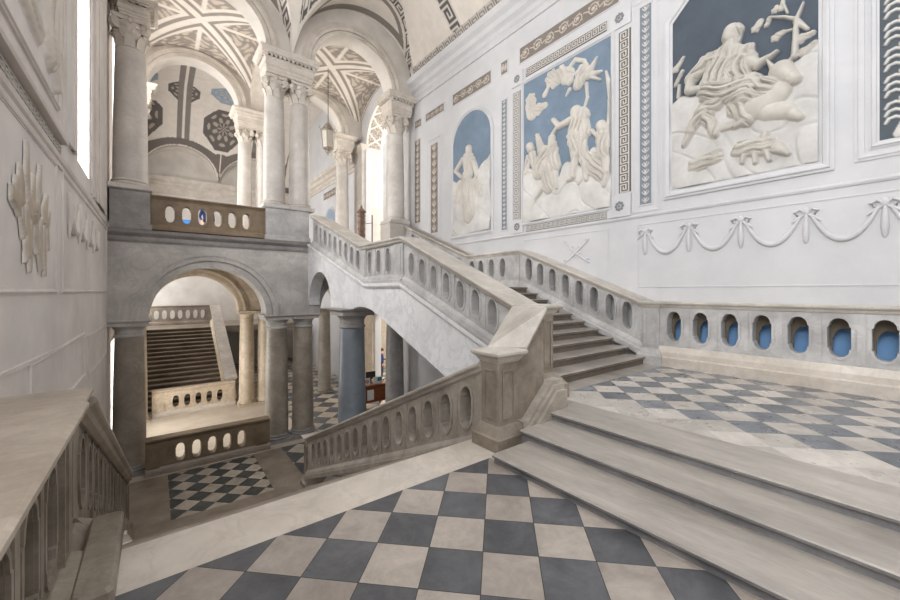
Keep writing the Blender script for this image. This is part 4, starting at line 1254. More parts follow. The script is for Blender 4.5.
key_strip('meander band below the tall blue relief panel', XR, 1, 4.52, 6.84, 3.18 + .06, 3.41, 'y', None, dark=M_KEYBG2)
key_strip('upright meander band left of the tall blue relief panel', XR, 1, 7.03, 7.31, 3.62, 7.15, 'z', None, dark=M_KEYBG2)
key_strip('upright dark meander band right of the tall blue relief panel', XR, 1, 3.98, 4.24, 3.75, 7.2, 'z', None)
for lab, y0, y1, z0, z1 in (('square rosette block at the lower left corner of the tall blue panel', 6.93, 7.35, 3.24, 3.6), ('square rosette block at the lower right corner of the tall blue panel', 3.97, 4.46, 3.24, 3.7),
                            ('square rosette block at the upper left corner of the tall blue panel', 6.93, 7.35, 7.3, 7.68), ('square rosette block at the upper right corner of the tall blue panel', 3.97, 4.46, 7.3, 7.72)):
    root = thing('rosette_block', lab, 'wall ornament', (XR, (y0 + y1) / 2, z0), 'rosette blocks around the tall blue panel')
    MB().box(XR - .035, XR, y0, y1, z0, z1).build('block', M_WALL_R, root)
    cy, cz = (y0 + y1) / 2, (z0 + z1) / 2
    m = MB(); m.ball((XR - .04, cy, cz), .025, .03, .03, 10, 6)
    for k in range(8):
        a = 2 * PI * k / 8
        m.ball((XR - .036, cy + .075 * math.cos(a), cz + .075 * math.sin(a)), .018, .034, .034, 8, 5)
    m.build('rosette', M_KEYBG2, root, smooth=True)
# ---- upright ornament strips
leaf_strip('narrow blue strip with white husks between the tall blue panel and the arched relief', XR, 1, 7.54, 7.74, 3.4, 7.12, None, GB, WH)
leaf_strip('blue-grey strip with a white husk chain between the two large relief panels', XR, 1, 3.56, 3.79, 3.42, 7.47, None, GB, WH)
leaf_strip('dark foliage strip nearest to the upper right column', XR, 1, 12.0, 12.38, 4.25, 7.4, None, DKO, ORN)
leaf_strip('dark foliage strip left of the arched relief', XR, 1, 10.88, 11.31, 3.74, 6.92, None, DKO, ORN)
# ---- friezes
leaf_strip('long dark frieze with scrolls above the tall blue panel', XR, 1, 4.24, 7.05, 7.88, 8.28, None, DKO, ORN, 'y')
leaf_strip('dark scroll frieze above the arched relief', XR, 1, 8.19, 10.02, 7.86, 8.22, None, DKO, ORN, 'y')
leaf_strip('short dark scroll frieze beside the upper right column', XR, 1, 10.52, 11.63, 7.9, 8.16, None, DKO, ORN, 'y')
leaf_strip('small dark ornament block over the foliage strip nearest the upper right column', XR, 1, 11.95, 12.36, 7.88, 8.14, None, DKO, ORN, 'y')
leaf_strip('smallest square dark ornament between the two friezes', XR, 1, 7.52, 7.76, 7.87, 8.22, None, DKO, ORN, 'y')
m = MB(); frame_rect(m, XR, 1, 10.72, 11.46, 3.6, 7.06, .09, .03); struct('trim_25', m, M_WALL_R)
m = MB(); frame_rect(m, XR, 1, 3.46, 3.9, 3.32, 7.56, .06, .02); struct('trim_26', m, M_WALL_R)
# ---- arched relief
root = thing('relief_panel', 'arched relief of a standing figure on a blue ground, nearest the upper columns', 'relief', (XR, 9.1, 3.45))
ya, yb, zsp = 8.2, 10.0, 6.42
ra_ = (yb - ya) / 2
sh = [c((470, 149), (470, 153), .13, .13, .12), c((469, 158), (469, 175), .24, .19, .12, 5), c((468, 177), (470, 212), .24, .34, .12, 8), c((464, 160), (457, 172), .1, .08, .1), c((457, 172), (463, 178), .07, .07, .1), c((474, 160), (478, 176), .11, .1, .08, 4), c((461, 184), (459, 200), .15, .2, .08, 5),
      c((477, 182), (480, 192), .14, .18, .06, 4)]
gr = PX((450, 184), (462, 178), (474, 178), (480, 166), (493, 153))
relief('scene', ya, yb, 3.5, zsp + ra_, XR, 1, sh, BLU, WH, .016, root, gr, lambda y, z: (z < zsp) | ((y - (ya + yb) / 2) ** 2 + (z - zsp) ** 2 < ra_ ** 2), M_FRESCO, 1.25, srgb(212, 206, 197))
m = MB(); frame_rect(m, XR, 1, 0, 0, 0, 0, .13, .05, outline=[(ya, 3.5), (yb, 3.5)] + arc((ya + yb) / 2, zsp, ra_, ra_, 0, 180, 24)); m.build('frame', M_WALL_R, root)
# ---- big picture
root = thing('relief_panel', 'large framed relief of a seated robed figure with animals and a palm', 'relief', (XR, 2.15, 3.42))
yA, yB, zA, zT, ch = 1.12, 3.16, 3.6, 7.3, .5
sh = [c((731, 38), (733, 33), .13, .14, .15), c((739, 30), (738, 44), .09, .06, .13, 3), c((734, 44), (733, 50), .1, .14, .12), c((727, 60), (720, 80), .3, .3, .16, 5), c((740, 60), (736, 80), .25, .25, .16, 6), c((713, 60), (746, 60), .14, .14, .14, 4),
      c((748, 62), (758, 66), .12, .09, .13), c((758, 66), (770, 59), .08, .05, .12), c((770, 59), (778, 53), .05, .03, .1), c((707, 64), (693, 80), .15, .12, .14, 4), c((693, 80), (690, 92), .1, .08, .13), c((690, 92), (699, 90), .08, .07, .1),
      c((712, 92), (750, 90), .22, .27, .18, 7), c((750, 90), (767, 90), .25, .19, .18, 5), c((716, 104), (705, 112), .17, .12, .13, 5), c((704, 112), (692, 132), .14, .1, .13, 6), c((692, 132), (685, 146), .08, .05, .1), c((708, 118), (716, 136), .13, .07, .12, 4), c((738, 108), (748, 120), .17, .13, .12, 5), c((748, 120), (736, 128), .1, .05, .1),
      c((782, 72), (789, 77), .17, .13, .15), c((789, 77), (796, 81), .12, .1, .14), c((774, 70), (768, 61), .05, .02, .1), c((788, 66), (794, 58), .05, .02, .1), c((776, 94), (760, 106), .22, .25, .13, 0), c((786, 112), (800, 118), .12, .07, .1), c((770, 112), (786, 112), .17, .14, .12),
      c((696, 166), (716, 158), .14, .13, .09, 4), c((716, 158), (719, 151), .09, .06, .09), c((742, 150), (764, 145), .15, .17, .11, 3), c((764, 145), (766, 136), .1, .07, .1), c((745, 155), (743, 163), .05, .04, .08), c((756, 153), (756, 163), .05, .04, .08), c((766, 150), (770, 160), .05, .04, .08), c((724, 128), (735, 126), .08, .08, .07),
      c((778, 148), (788, 154), .1, .05, .08), c((795, 58), (797, 20), .05, .035, .08), c((797, 20), (804, 4), .035, .02, .06), c((797, 20), (784, 18), .035, .025, .06), c((784, 18), (771, 18), .025, .02, .05), c((797, 22), (808, 30), .05, .03, .06), c((788, 14), (784, 5), .02, .02, .05),
      c((756, 29), (761, 22), .07, .05, .04, 5), c((767, 26), (770, 19), .04, .04, .04, 5), c((775, 11), (777, 8), .05, .04, .04, 5), c((782, 9), (783, 2), .05, .03, .04, 5), c((776, 38), (783, 33), .07, .05, .04, 5), c((783, 33), (794, 30), .03, .02, .04), c((800, 40), (812, 34), .08, .05, .05, 5), c((805, 52), (815, 44), .08, .05, .05, 4),
      c((676, 70), (684, 58), .07, .03, .04, 4), c((676, 86), (683, 72), .04, .04, .05, 3), c((679, 98), (680, 86), .04, .03, .05)]
gr = PX((672, 102), (690, 98), (705, 92), (750, 84), (772, 72), (790, 62), (820, 46))
cl = lambda y, z: (np.minimum(y - yA, yB - y) + (zT - z)) > ch
relief('scene', yA, yB, zA, zT, XR, 1, sh, BLU2, srgb(206, 203, 199), .011, root, gr, cl, M_FRESCO, 1.25, srgb(198, 193, 184))
m = MB(); frame_rect(m, XR, 1, 0, 0, 0, 0, .17, .07, outline=[(yA, zA), (yB, zA), (yB, zT - ch), (yB - ch, zT), (yA + ch, zT), (yA, zT - ch)]); m.build('frame', M_WALL_R, root)
# ---- candelabra panel at the right edge
root = thing('relief_panel', 'grey panel with a white leafy candelabra at the right edge of the wall', 'relief', (XR, .3, 3.45))
y0, y1, z0, z1 = .08, .51, 3.72, 7.3
sh = []
cy = (y0 + y1) / 2
sh.append((cy, z0 + .06, cy, z0 + .2, .1, .04, .04, 0))
zz = z0 + .2
while zz < z1 - .3:
    sh.append((cy, zz, cy, zz + .34, .025, .025, .03, 0)); sh.append((cy, zz + .32, cy, zz + .32, .05, .05, .05, 0))
    for k in range(3):
        for sg in (1, -1):
            za = zz + .05 + .1 * k
            pts = [(cy, za), (cy + sg * .07, za + .035), (cy + sg * .13, za + .02), (cy + sg * .16, za - .035)]
            for p, q in zip(pts[:-1], pts[1:]): sh.append((p[0], p[1], q[0], q[1], .026, .022, .03, 0))
    zz += .36
relief('candelabra', y0, y1, z0, z1, XR, 1, sh, srgb(84, 92, 98), WH, .012, root)
m = MB(); frame_rect(m, XR, 1, y0, y1, z0, z1, .1, .05); frame_rect(m, XR, 1, y0 - .1, y1 + .1, z0 - .1, z1 + .1, .14, .035); m.build('frame', M_WALL_R, root)
# ---- festoons
def festoon(ya, yb, zt, drop, label):
    root = thing('festoon', label, 'wall ornament', (XR, (ya + yb) / 2, zt - drop), 'white festoons on the right wall')
    pts = []; rad = []
    for i in range(25):
        t = i / 24; pts.append((XR - .015, ya + (yb - ya) * t, zt - drop * (1 - (2 * t - 1) ** 2))); rad.append(.016 + .028 * math.sin(PI * t) + .004 * (i % 2))
    MB().tube(pts, rad, 10).build('garland', M_WALL_R, root, smooth=True)
def pendant(y, zt, label):
    root = thing('pendant_drop', label, 'wall ornament', (XR, y, zt - .45), 'bow and husk drops on the right wall')
    MB().tube([(XR - .015, y, zt - .02), (XR - .02, y, zt - .15), (XR - .02, y, zt - .3), (XR - .015, y, zt - .42), (XR - .01, y, zt - .46)], [.02, .035, .042, .03, .008], 10).build('husk_drop', M_WALL_R, root, smooth=True)
    m = MB()
    for sg in (1, -1):
        m.tube([(XR - .012, y, zt), (XR - .02, y + sg * .07, zt + .07), (XR - .02, y + sg * .13, zt + .03), (XR - .012, y + sg * .1, zt - .03)], [.015, .025, .025, .012], 8)
        m.tube([(XR - .012, y, zt), (XR - .02, y + sg * .1, zt - .07), (XR - .015, y + sg * .17, zt - .13)], [.015, .022, .01], 8)
    m.ball((XR - .015, y, zt + .03), .03, .05, .06, 10, 6)
    m.build('ribbon_bow', M_WALL_R, root, smooth=True)
py = [3.68, 2.88, 2.08, 1.26, .46, -.34]
wd = ['leftmost', 'second', 'third', 'fourth', 'fifth']
for i, y in enumerate(py[:5]):
    pendant(y, 2.84, ['bow and husk drop starting the white festoons by the sloping rail', 'bow and husk drop under the left part of the large robed relief', 'bow and husk drop under the middle of the large robed relief',
                      'bow and husk drop under the right edge of the large robed relief', 'bow and husk drop below the leafy candelabra panel'][i])
for i, (a, b) in enumerate(zip(py[:-1], py[1:])):
    if i < 4:
        festoon(b + .05, a - .05, 2.83, .42, ['first swag of the white festoons, nearest the sloping rail', 'swag below the left half of the large robed relief', 'swag below the right half of the large robed relief', 'swag below the gap beside the candelabra panel'][i])
festoon(py[5] + .05, py[4] - .05, 2.83, .42, 'last swag running out below the candelabra panel')
# crossed-branch ornament beneath the central panel
root = thing('crossed_sprig', 'faint crossed sprig in relief below the tall blue panel', 'wall ornament', (XR, 5.3, 2.2))
m = MB()
for sg in (1, -1):
    m.tube([(XR - .008, 5.3 - sg * .35, 2.3), (XR - .015, 5.3, 2.55), (XR - .008, 5.3 + sg * .35, 2.85)], [.015, .03, .012], 8)
    for k in range(4):
        t = -.3 + .2 * k
        m.ball((XR - .008, 5.3 + sg * t, 2.58 + .75 * t + .05), .012, .06, .035, 8, 5)
m.build('sprigs', M_WALL_R, root, smooth=True)

# =================================================================== LEFT WALL DECORATION
GW = srgb(198, 192, 184)
def lc(a, b, c_, d, r0, r1, h=.07, fo=0): return (a, b, c_, d, r0, r1, h, fo)
LB = srgb(232, 226, 221); LF = srgb(222, 212, 200)
root = thing('relief_panel', 'upper stucco relief of draped figures on the left wall above the ledge', 'relief', (XL, 5.2, 3.8))
sh = [lc(4.6, 5.6, 4.8, 4.6, .3, .4, .08, 6), lc(5.3, 6.2, 5.3, 4.8, .25, .3, .1, 8), lc(5.7, 5.6, 5.9, 4.2, .15, .2, .1, 5), lc(6.0, 6.6, 6.1, 5.4, .12, .16, .1, 4), lc(6.05, 5.0, 6.0, 4.3, .12, .05, .1, 0), lc(5.0, 7.0, 5.2, 6.6, .15, .2, .1, 3), lc(4.2, 4.4, 5.4, 4.2, .2, .15, .06, 5), lc(6.1, 4.3, 6.2, 3.95, .07, .05, .08), lc(5.75, 6.9, 5.8, 6.5, .12, .14, .1, 3), lc(4.3, 6.6, 4.5, 6.0, .25, .2, .08, 4)]
relief('scene', 3.6, 6.35, 3.85, 8.4, XL, -1, sh, LB, LF, .02, root)
m = MB(); frame_rect(m, XL, -1, 3.6, 6.35, 3.85, 8.4, .07, .04); m.build('frame', M_TRIM_L, root)
key_strip('meander band on the left wall between the two ledges', XL, -1, 2.0, 6.6, 3.265, 3.43, 'y', None, dark=M_DARK)
root = thing('trophy_relief', 'hanging stucco trophy of arms on the left wall below the ledge', 'relief', (XL, 5.2, 2.0))
sh = []
def leafy(y, z0_, z1_, r_, h=.09, dy=0.0):
    zm = z0_ + (z1_ - z0_) * .45
    sh.append(lc(y, z0_, y + dy * .5, zm, .012, r_, h)); sh.append(lc(y + dy * .5, zm, y + dy, z1_, r_, .01, h))
for y, z0_, z1_, r_, dy in ((4.85, 2.40, 2.72, .09, -.1), (5.02, 2.45, 2.98, .05, -.06), (5.2, 2.4, 2.75, .06, 0), (5.38, 2.42, 2.9, .05, .08), (5.62, 2.3, 2.66, .09, .12), (4.72, 2.28, 2.6, .1, -.08), (4.62, 2.34, 2.5, .06, -.1), (5.75, 2.26, 2.5, .06, .1),
                            (5.1, 2.3, 2.55, .11, 0), (5.32, 2.28, 2.52, .12, 0), (4.8, 2.42, 2.1, .045, .05), (4.95, 2.4, 1.95, .08, .1), (5.12, 2.35, 1.82, .06, -.05), (5.3, 2.35, 2.0, .07, .04), (5.48, 2.36, 1.92, .07, 0), (5.6, 2.3, 1.8, .045, .06), (5.75, 2.34, 2.08, .04, .05), (5.0, 2.2, 1.9, .05, -.08), (5.4, 2.15, 1.85, .05, .1)):
    leafy(y, z0_, z1_, r_, .09, dy)
sh.append(lc(5.2, 2.4, 5.22, 2.36, .1, .1, .12, 5)); sh.append(lc(4.78, 2.46, 4.78, 2.44, .08, .08, .11, 7)); sh.append(lc(5.66, 2.38, 5.66, 2.36, .08, .08, .11, 6))
relief('trophy', 4.2, 6.1, 1.7, 3.0, XL, -1, sh, LB, srgb(188, 175, 158), .011, root, None, 'shape', None, .38)
for i in range(4):
    ya = 7.1 + i * .85
    root = thing('festoon', ['shadowy festoon on the left wall nearest the trophy relief', 'second festoon along the left wall after the trophy relief', 'third festoon along the left wall under the window sill', 'last festoon on the left wall before the grey arch'][i], 'wall ornament', (XL, ya + .4, 2.3), 'festoons on the left wall')
    pts = []; rad = []
    for k in range(17):
        t = k / 16; pts.append((XL + .015, ya + .8 * t, 2.85 - .38 * (1 - (2 * t - 1) ** 2))); rad.append(.02 + .03 * math.sin(PI * t))
    MB().tube(pts, rad, 8).build('garland', M_TRIM_L, root, smooth=True)
    MB().tube([(XL + .015, ya, 2.95), (XL + .03, ya, 2.75), (XL + .02, ya, 2.35)], [.03, .05, .01], 8).build('husk_drop', M_TRIM_L, root, smooth=True)

# =================================================================== FAR RIGHT WALL (behind the gallery)
root = thing('relief_panel', 'small arched blue panel on the wall beyond the gallery', 'relief', (XR, 21.4, 4))
ya, yb, zsp = 20.6, 22.1, 5.6
relief('scene', ya, yb, 3.6, zsp + .75, XR, 1, [(21.35, 5.2, 21.35, 4.4, .2, .3, .1, 5), (21.35, 5.5, 21.35, 5.45, .13, .13, .1, 0)], srgb(150, 168, 186), WH, .03, root, [(20, 4.4), (23, 4.4)], lambda y, z: (z < zsp) | ((y - 21.35) ** 2 + (z - zsp) ** 2 < .75 ** 2), M_FRESCO)
m = MB(); frame_rect(m, XR, 1, 0, 0, 0, 0, .13, .05, outline=[(ya, 3.6), (yb, 3.6)] + arc(21.35, zsp, .75, .75, 0, 180, 20)); m.build('frame', M_WALL_R, root)
leaf_strip('dark frieze over the small arched panel beyond the gallery', XR, 1, 20.4, 22.4, 7.0, 7.4, None, DKO, ORN, 'y', .03)
leaf_strip('short dark frieze behind the gallery column beyond the gallery', XR, 1, 18.8, 19.9, 7.0, 7.4, None, DKO, ORN, 'y', .03)
leaf_strip('dark upright strip beyond the gallery beside the small arched panel', XR, 1, 18.9, 19.4, 3.7, 6.4, None, DKO, ORN, 'z', .03)
# pilaster in line with the far column
root = thing('wall_pilaster', 'beige pilaster with faint ornament left of the tall bright arch', 'pilaster', (XR, 17.3, ZG))
MB().box(XR - .18, XR, 16.74, 17.6, ZG, 8.4).box(XR - .2, XR, 16.73, 17.62, ZG, ZG + .3).build('shaft', M_COLUP, root)
MB().square_lathe([(0, 8.3), (.06, 8.45), (.1, 8.6)], XR - .18, XR - .001, 16.74, 17.6).build('cap', M_CAPITAL, root)
# beige pilaster beside the lower doorway
root = thing('wall_pilaster', 'tall beige pilaster on the ground floor beside the bright doorway', 'pilaster', (XR, 16.6, ZL))
MB().box(XR - .12, XR, 15.8, 17.4, ZL, .8).box(XR - .15, XR, 15.78, 17.42, ZL, ZL + .3).build('shaft', M_BEIGE, root)
MB().box(XR - .16, XR, 15.77, 17.43, .78, .92).build('cap', M_BEIGE, root)
struct('wall_room', MB().box(11.0, 11.2, 13.0, 22.0, ZL, 2.9), M_BEIGE)

# =================================================================== LANTERN AND SMALL THINGS
root = thing('hanging_lantern', 'wrought iron lantern hanging on a long chain in the gallery', 'lantern', (5.5, 15.1, 10.6))
lx, ly = 5.5, 15.1
z_t, z_b = 8.35, 7.15
MB().tube([(lx, ly, 10.62), (lx, ly, z_t + .1)], .014, 6).build('chain', M_IRON, root)
def hexr(r_, z): return [(lx + r_ * math.cos(PI / 3 * k), ly + r_ * math.sin(PI / 3 * k), z) for k in range(6)]
MB().loft([hexr(.27, z_t - .28), hexr(.2, z_b + .25)]).build('glass', M_GLASSY, root)
m = MB()
for k in range(6):
    a = PI / 3 * k; ca, sa = math.cos(a), math.sin(a)
    m.tube([(lx + .28 * ca, ly + .28 * sa, z_t - .27), (lx + .21 * ca, ly + .21 * sa, z_b + .25), (lx + .1 * ca, ly + .1 * sa, z_b + .1), (lx, ly, z_b + .04)], .016, 6)
    m.tube([(lx + .28 * ca, ly + .28 * sa, z_t - .27), (lx + .36 * ca, ly + .36 * sa, z_t - .2), (lx + .33 * ca, ly + .33 * sa, z_t - .1)], .014, 6)
    m.tube([(lx + .26 * ca, ly + .26 * sa, z_t - .27), (lx + .16 * ca, ly + .16 * sa, z_t - .1), (lx + .05 * ca, ly + .05 * sa, z_t + .06)], .014, 6)
m.loft([hexr(.31, z_t - .30), hexr(.31, z_t - .26)]).loft([hexr(.22, z_b + .22), hexr(.22, z_b + .26)])
m.ball((lx, ly, z_b + .02), .05, .05, .07, 10, 6)
m.build('frame', M_BRASS, root)
MB().lathe([(.2, 0), (.14, .1), (.05, .2), (.02, .3)], (lx, ly, z_t - .2), 12).build('crown', M_BRASS, root)

# carved stand and barrier post at the top of the stairs
sx, sy = 6.25, 13.6
root = thing('carved_stand', 'narrow brown carved wooden stand at the head of the upper flight', 'stand', (sx, sy, ZG))
MB().box(sx - .13, sx + .13, sy - .13, sy + .13, ZG, ZG + .12).build('base', M_WOODG, root)
m = MB().box(sx - .09, sx + .09, sy - .09, sy + .09, ZG + .12, ZG + 1.45)
for k in range(5): m.box(sx - .11, sx + .11, sy - .11, sy + .11, ZG + .3 + .25 * k, ZG + .36 + .25 * k)
m.build('body', M_WOODG, root)
MB().square_lathe([(.0, ZG + 1.42), (.05, ZG + 1.46), (.03, ZG + 1.52), (-.05, ZG + 1.62), (-.075, ZG + 1.75)], sx - .09, sx + .09, sy - .09, sy + .09).build('finial', M_WOODG, root)
root = thing('barrier_post', 'thin grey metal barrier post with a side arm beside the carved stand', 'post', (6.55, 13.3, ZG))
MB().lathe([(.14, 0), (.14, .02), (.03, .05)], (6.55, 13.3, ZG), 16).build('base', M_IRON, root)
MB().tube([(6.55, 13.3, ZG + .03), (6.55, 13.3, ZG + 1.35)], .022, 8).build('post', M_IRON, root)
MB().tube([(6.55, 13.3, ZG + 1.05), (6.36, 13.45, ZG + 1.02)], .012, 6).build('arm', M_IRON, root)
# banner in the gallery
root = thing('rollup_banner', 'blue upright banner seen through the gallery balustrade', 'banner', (.95, 16.4, ZG))
MB().box(.70, 1.2, 16.39, 16.41, ZG + .06, ZG + .98).build('sheet', M_BLUE, root)
MB().box(.66, 1.24, 16.33, 16.47, ZG, ZG + .07).build('base', M_IRON, root)

# ticket desk on the ground floor
dx, dy = 6.9, 13.95
root = thing('desk', 'reddish wooden desk on the ground floor below the stairs', 'desk', (dx, dy, ZL))
w2, d2 = .55, .4
f1 = Vector((C1 := math.cos(0), 0, 0))
MB().box(dx - w2, dx + w2, dy - d2, dy + d2, ZL + .92, ZL + .97).build('top', M_WOOD, root)
MB().box(dx - w2 + .03, dx + w2 - .03, dy - d2 + .03, dy - d2 + .06, ZL + .3, ZL + .92).build('front_panel', M_WOOD, root)
for sx_ in (-1, 1):
    MB().box(dx + sx_ * (w2 - .05) - .02, dx + sx_ * (w2 - .05) + .02, dy - d2 + .06, dy + d2 - .03, ZL + .3, ZL + .92).build('side_panel', M_WOOD, root)
    for sy_ in (-1, 1):
        MB().box(dx + sx_ * (w2 - .06) - .03, dx + sx_ * (w2 - .06) + .03, dy + sy_ * (d2 - .06) - .03, dy + sy_ * (d2 - .06) + .03, ZL, ZL + .92).build('leg', M_WOOD, root)
def sheet(name, label, x0, x1, z0, z1, y, mark=None, cat='sign'):
    root = thing(name, label, cat, ((x0 + x1) / 2, y, z0))
    MB().box(x0, x1, y - .006, y, z0, z1).build('sheet', M_PAPER, root)
    if mark == 'red':
        m = MB()
        m.plate(arc((x0 + x1) / 2, (z0 + z1) / 2, .07, .07, 0, 345, 23), [arc((x0 + x1) / 2, (z0 + z1) / 2, .045, .045, 0, 345, 23)], FX, y - .012, y - .006)
        m.plate([((x0 + x1) / 2 - .06, (z0 + z1) / 2 + .04), ((x0 + x1) / 2 - .04, (z0 + z1) / 2 + .06), ((x0 + x1) / 2 + .06, (z0 + z1) / 2 - .04), ((x0 + x1) / 2 + .04, (z0 + z1) / 2 - .06)], [], FX, y - .012, y - .006)
        m.build('print', M_RED, root)
    if mark == 'teal':
        MB().box(x0 + (x1 - x0) * .5, x1 - .02, y - .012, y - .006, z0 + .1, z1 - .03).build('print', M_TEAL, root)
yf = dy - d2 + .03
sheet('paper_notice', 'plain white notice fixed to the front of the reddish desk', dx - .42, dx - .14, ZL + .4, ZL + .8, yf - .001, None)
sheet('paper_sign', 'white sign with a red round mark standing on the desk', dx - .5, dx - .24, ZL + .971, ZL + 1.25, dy - .25, 'red')
sheet('paper_sign', 'white and teal sign standing on the desk', dx - .12, dx + .28, ZL + .971, ZL + 1.25, dy - .25, 'teal')
root = thing('monitor', 'black monitor on the desk behind the signs', 'monitor', (dx - .05, dy + .05, ZL + .97))
MB().box(dx - .27, dx + .13, dy + .03, dy + .07, ZL + 1.12, ZL + 1.42).build('screen', M_BLACK, root)
MB().box(dx - .1, dx - .04, dy + .05, dy + .09, ZL + .98, ZL + 1.2).box(dx - .17, dx + .03, dy - .02, dy + .15, ZL + .97, ZL + .985).build('stand', M_BLACK, root)


# =================================================================== PEOPLE
def person(label, x, y, z, h, face, top, legs, pose):
    """standing figure grown from a skeleton; face is the heading in degrees (0 = -y)"""
    k = h / 1.7
    J = {'pelvis': (0, 0, .93), 'waist': (0, 0, 1.08), 'chest': (0, .0, 1.30), 'neck': (0, .01, 1.45), 'head0': (0, -.005, 1.53), 'head1': (0, -.01, 1.63),
         'shL': (.17, .0, 1.38), 'elL': (.24, .03, 1.11), 'wrL': (.2, -.1, .9), 'shR': (-.17, 0, 1.38), 'elR': (-.24, .03, 1.11), 'wrR': (-.2, -.1, .9),
         'hipL': (.09, 0, .88), 'knL': (.1, -.02, .49), 'anL': (.1, .03, .09), 'toL': (.12, -.13, .035), 'hipR': (-.09, 0, .88), 'knR': (-.1, -.02, .49), 'anR': (-.1, .03, .09), 'toR': (-.12, -.13, .035)}
    J.update(pose)
    Rr = {'pelvis': .14, 'waist': .125, 'chest': .145, 'neck': .058, 'head0': .075, 'head1': .088, 'shL': .07, 'elL': .045, 'wrL': .032, 'shR': .07, 'elR': .045, 'wrR': .032, 'hipL': .095, 'knL': .062, 'anL': .042, 'toL': .035, 'hipR': .095, 'knR': .062, 'anR': .042, 'toR': .035}
    E_ = [('pelvis', 'waist'), ('waist', 'chest'), ('chest', 'neck'), ('neck', 'head0'), ('head0', 'head1'), ('chest', 'shL'), ('shL', 'elL'), ('elL', 'wrL'), ('chest', 'shR'), ('shR', 'elR'), ('elR', 'wrR'),
          ('pelvis', 'hipL'), ('hipL', 'knL'), ('knL', 'anL'), ('anL', 'toL'), ('pelvis', 'hipR'), ('hipR', 'knR'), ('knR', 'anR'), ('anR', 'toR')]
    verts = [J[n] for n in J]; names = list(J)
    edges = [(names.index(a), names.index(b)) for a, b in E_]
    rads = [Rr[n] for n in names]
    # fingers
    for s_, w in ((1, 'wrL'), (-1, 'wrR')):
        wr = Vector(J[w]); el = Vector(J['el' + w[-1]]); d = (wr - el).normalized()
        side = Vector((0, 1, 0)) if abs(d.y) < .8 else Vector((1, 0, 0))
        palm = wr + d * .07; verts.append(tuple(palm)); rads.append(.03); pi_ = len(verts) - 1; edges.append((names.index(w), pi_))
        for f_ in range(4):
            b0 = palm + side * (.026 * (f_ - 1.5)) + d * .02; b1 = b0 + d * (.05 if f_ in (1, 2) else .04); b2 = b1 + d * .025 - side.cross(d) * .015 * s_
            for p in (b0, b1, b2): verts.append(tuple(p)); rads.append(.009)
            n_ = len(verts); edges += [(pi_, n_ - 3), (n_ - 3, n_ - 2), (n_ - 2, n_ - 1)]
        t0 = wr + d * .03 + side * -.035; t1 = t0 + d * .04 - side * .015
        for p in (t0, t1): verts.append(tuple(p)); rads.append(.011)
        n_ = len(verts); edges += [(names.index(w), n_ - 2), (n_ - 2, n_ - 1)]
    me = bpy.data.meshes.new('person')
    me.from_pydata([Vector(v) * k for v in verts], edges, [])
    o = bpy.data.objects.new('person', me); COL.objects.link(o)
    sk = o.modifiers.new('skin', 'SKIN'); sk.use_smooth_shade = True
    for i, v in enumerate(me.skin_vertices[0].data): v.radius = (rads[i] * k, rads[i] * k * (.72 if i in (0, 1, 2) else 1)); v.use_root = (i == 0)
    o.modifiers.new('sub', 'SUBSURF').render_levels = 1
    dg = bpy.context.evaluated_depsgraph_get()
    body = bpy.data.meshes.new_from_object(o.evaluated_get(dg))
    o.modifiers.clear(); o.data = body
    # nose, ears and eyes belong to the body surface
    bm = bmesh.new(); bm.from_mesh(body)
    def blob(cx_, cy_, cz_, rx, ry, rz):
        import mathutils
        bmesh.ops.create_icosphere(bm, subdivisions=2, radius=1, matrix=mathutils.Matrix.Translation((cx_ * k, cy_ * k, cz_ * k)) @ mathutils.Matrix.Diagonal((rx * k, ry * k, rz * k, 1)))
    hx, hy, hz = J['head1']
    blob(hx, hy - .088, hz - .02, .013, .02, .025); blob(hx + .084, hy, hz - .02, .012, .02, .03); blob(hx - .084, hy, hz - .02, .012, .02, .03); blob(hx, hy - .075, hz - .065, .025, .012, .008)
    blob(hx + .03, hy - .078, hz + .005, .012, .008, .007); blob(hx - .03, hy - .078, hz + .005, .012, .008, .007)
    bm.to_mesh(body); bm.free()
    for mm in (M_SKIN, top, legs, M_BLACK): body.materials.append(mm)
    for p in body.polygons:
        zc_ = p.center.z / k; xc_ = p.center.x / k
        nr = min((Vector(J['wrL']) - p.center / k).length, (Vector(J['wrR']) - p.center / k).length)
        p.material_index = 3 if zc_ < .09 else (2 if zc_ < .9 and abs(xc_) < .19 else (1 if zc_ < 1.46 else 0))
        if nr < .1 or (zc_ < .92 and abs(xc_) > .19): p.material_index = 0 if nr < .16 else 1
        p.use_smooth = True
    body.name = 'person'
    m = MB(); m.ball((hx * k, (hy + .015) * k, (hz + .025) * k), .098 * k, .102 * k, .085 * k, 16, 8)
    o.location = (x, y, z); o.rotation_euler = (0, 0, math.radians(face))
    hair = m.build('hair', M_HAIR, None, smooth=True); hair.parent = o
    return tag(o, label, 'person')


person('person in a navy jacket standing in the bright doorway on the ground floor', 9.22, 17.6, ZL, 1.68, 60, M_JACKET, M_GREYC, {'wrL': (.12, -.3, 1.12), 'elL': (.24, -.05, 1.12)})
person('person in dark clothes standing behind the gallery balustrade', 1.45, 15.9, ZG, 1.6, 20, M_JACKET, M_GREYC, {})

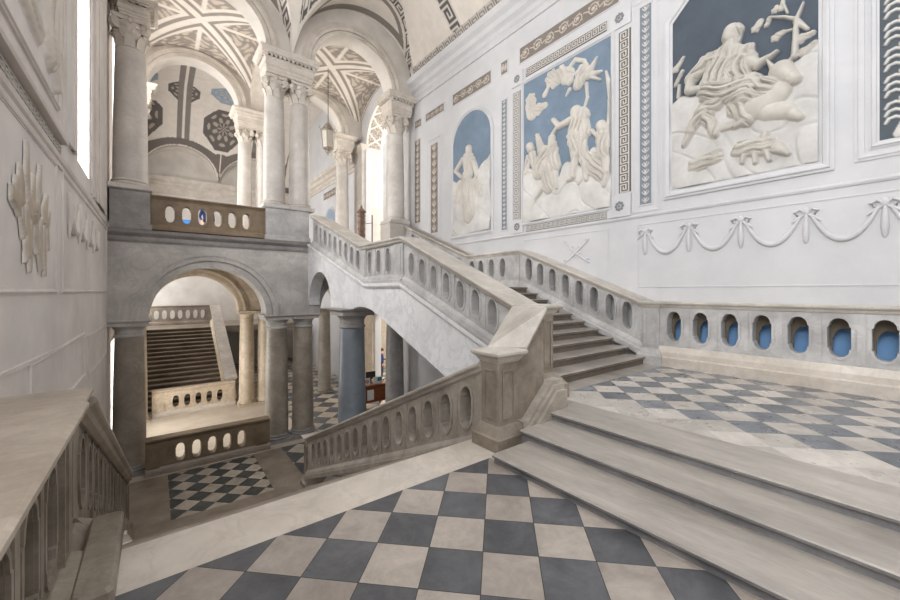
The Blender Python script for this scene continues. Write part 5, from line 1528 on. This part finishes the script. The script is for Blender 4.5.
# =================================================================== LIGHT
w = bpy.data.worlds.new('world'); SC.world = w; w.use_nodes = True
bg = w.node_tree.nodes['Background']; bg.inputs[0].default_value = (.92, .96, 1.0, 1); bg.inputs[1].default_value = 2.3


def area(name, loc, rot, sx, sy, power, col=(1, 1, 1), spread=180):
    l = bpy.data.lights.new(name, 'AREA'); l.shape = 'RECTANGLE'; l.size = sx; l.size_y = sy; l.energy = power; l.color = col; l.spread = math.radians(spread)
    o = bpy.data.objects.new(name, l); COL.objects.link(o); o.location = loc; o.rotation_euler = rot
    return o
RIGHTWARD = (0, math.radians(-90), 0)      # shines towards +x
LEFTWARD = (0, math.radians(90), 0)
area('unseen_window_light_near', (XL - .4, -.1, 6.1), RIGHTWARD, 4.8, 2.8, 230, (.96, .98, 1))  # daylight added through the unseen near window
area('window_light_hall', (XL - .4, 8.57, 6.1), RIGHTWARD, 4.8, 1.0, 220, (.96, .98, 1))
area('window_light_gallery', (XL - .4, 15.2, 6.3), RIGHTWARD, 4.6, 2.4, 230, (1, .99, .97))
area('window_light_far', (XL - .4, 22.5, 6.1), RIGHTWARD, 4.2, 3.8, 230, (1, .98, .95))
area('loggia_light', (11.2, 15.1, 7.2), LEFTWARD, 5.0, 3.2, 300, (1, .95, .88))
area('room_light', (9.9, 16.2, 2.5), (0, 0, 0), 2, 4, 420, (1, .92, .8))
area('window_light_lower', (XL - .4, 15.1, -.95), RIGHTWARD, 2.3, 3.2, 125, (1, .97, .92))
area('added_light_far_lower', (XL - .4, 25.9, 1.55), RIGHTWARD, 2.3, 2.8, 75, (.97, .98, 1))  # added light for the far end wall

# =================================================================== CAMERA
cd = bpy.data.cameras.new('camera'); cam = bpy.data.objects.new('camera', cd); COL.objects.link(cam)
cd.sensor_width = 36; cd.lens = 15.2; cd.shift_y = -.01; cd.clip_start = .05
cam.location = (0, 0, EYE); cam.rotation_euler = (PI / 2, 0, -TH)
SC.camera = cam
vs = SC.view_settings
vs.view_transform = 'Standard'; vs.look = 'None'; vs.gamma = 1; vs.use_curve_mapping = False; vs.exposure = 0.2
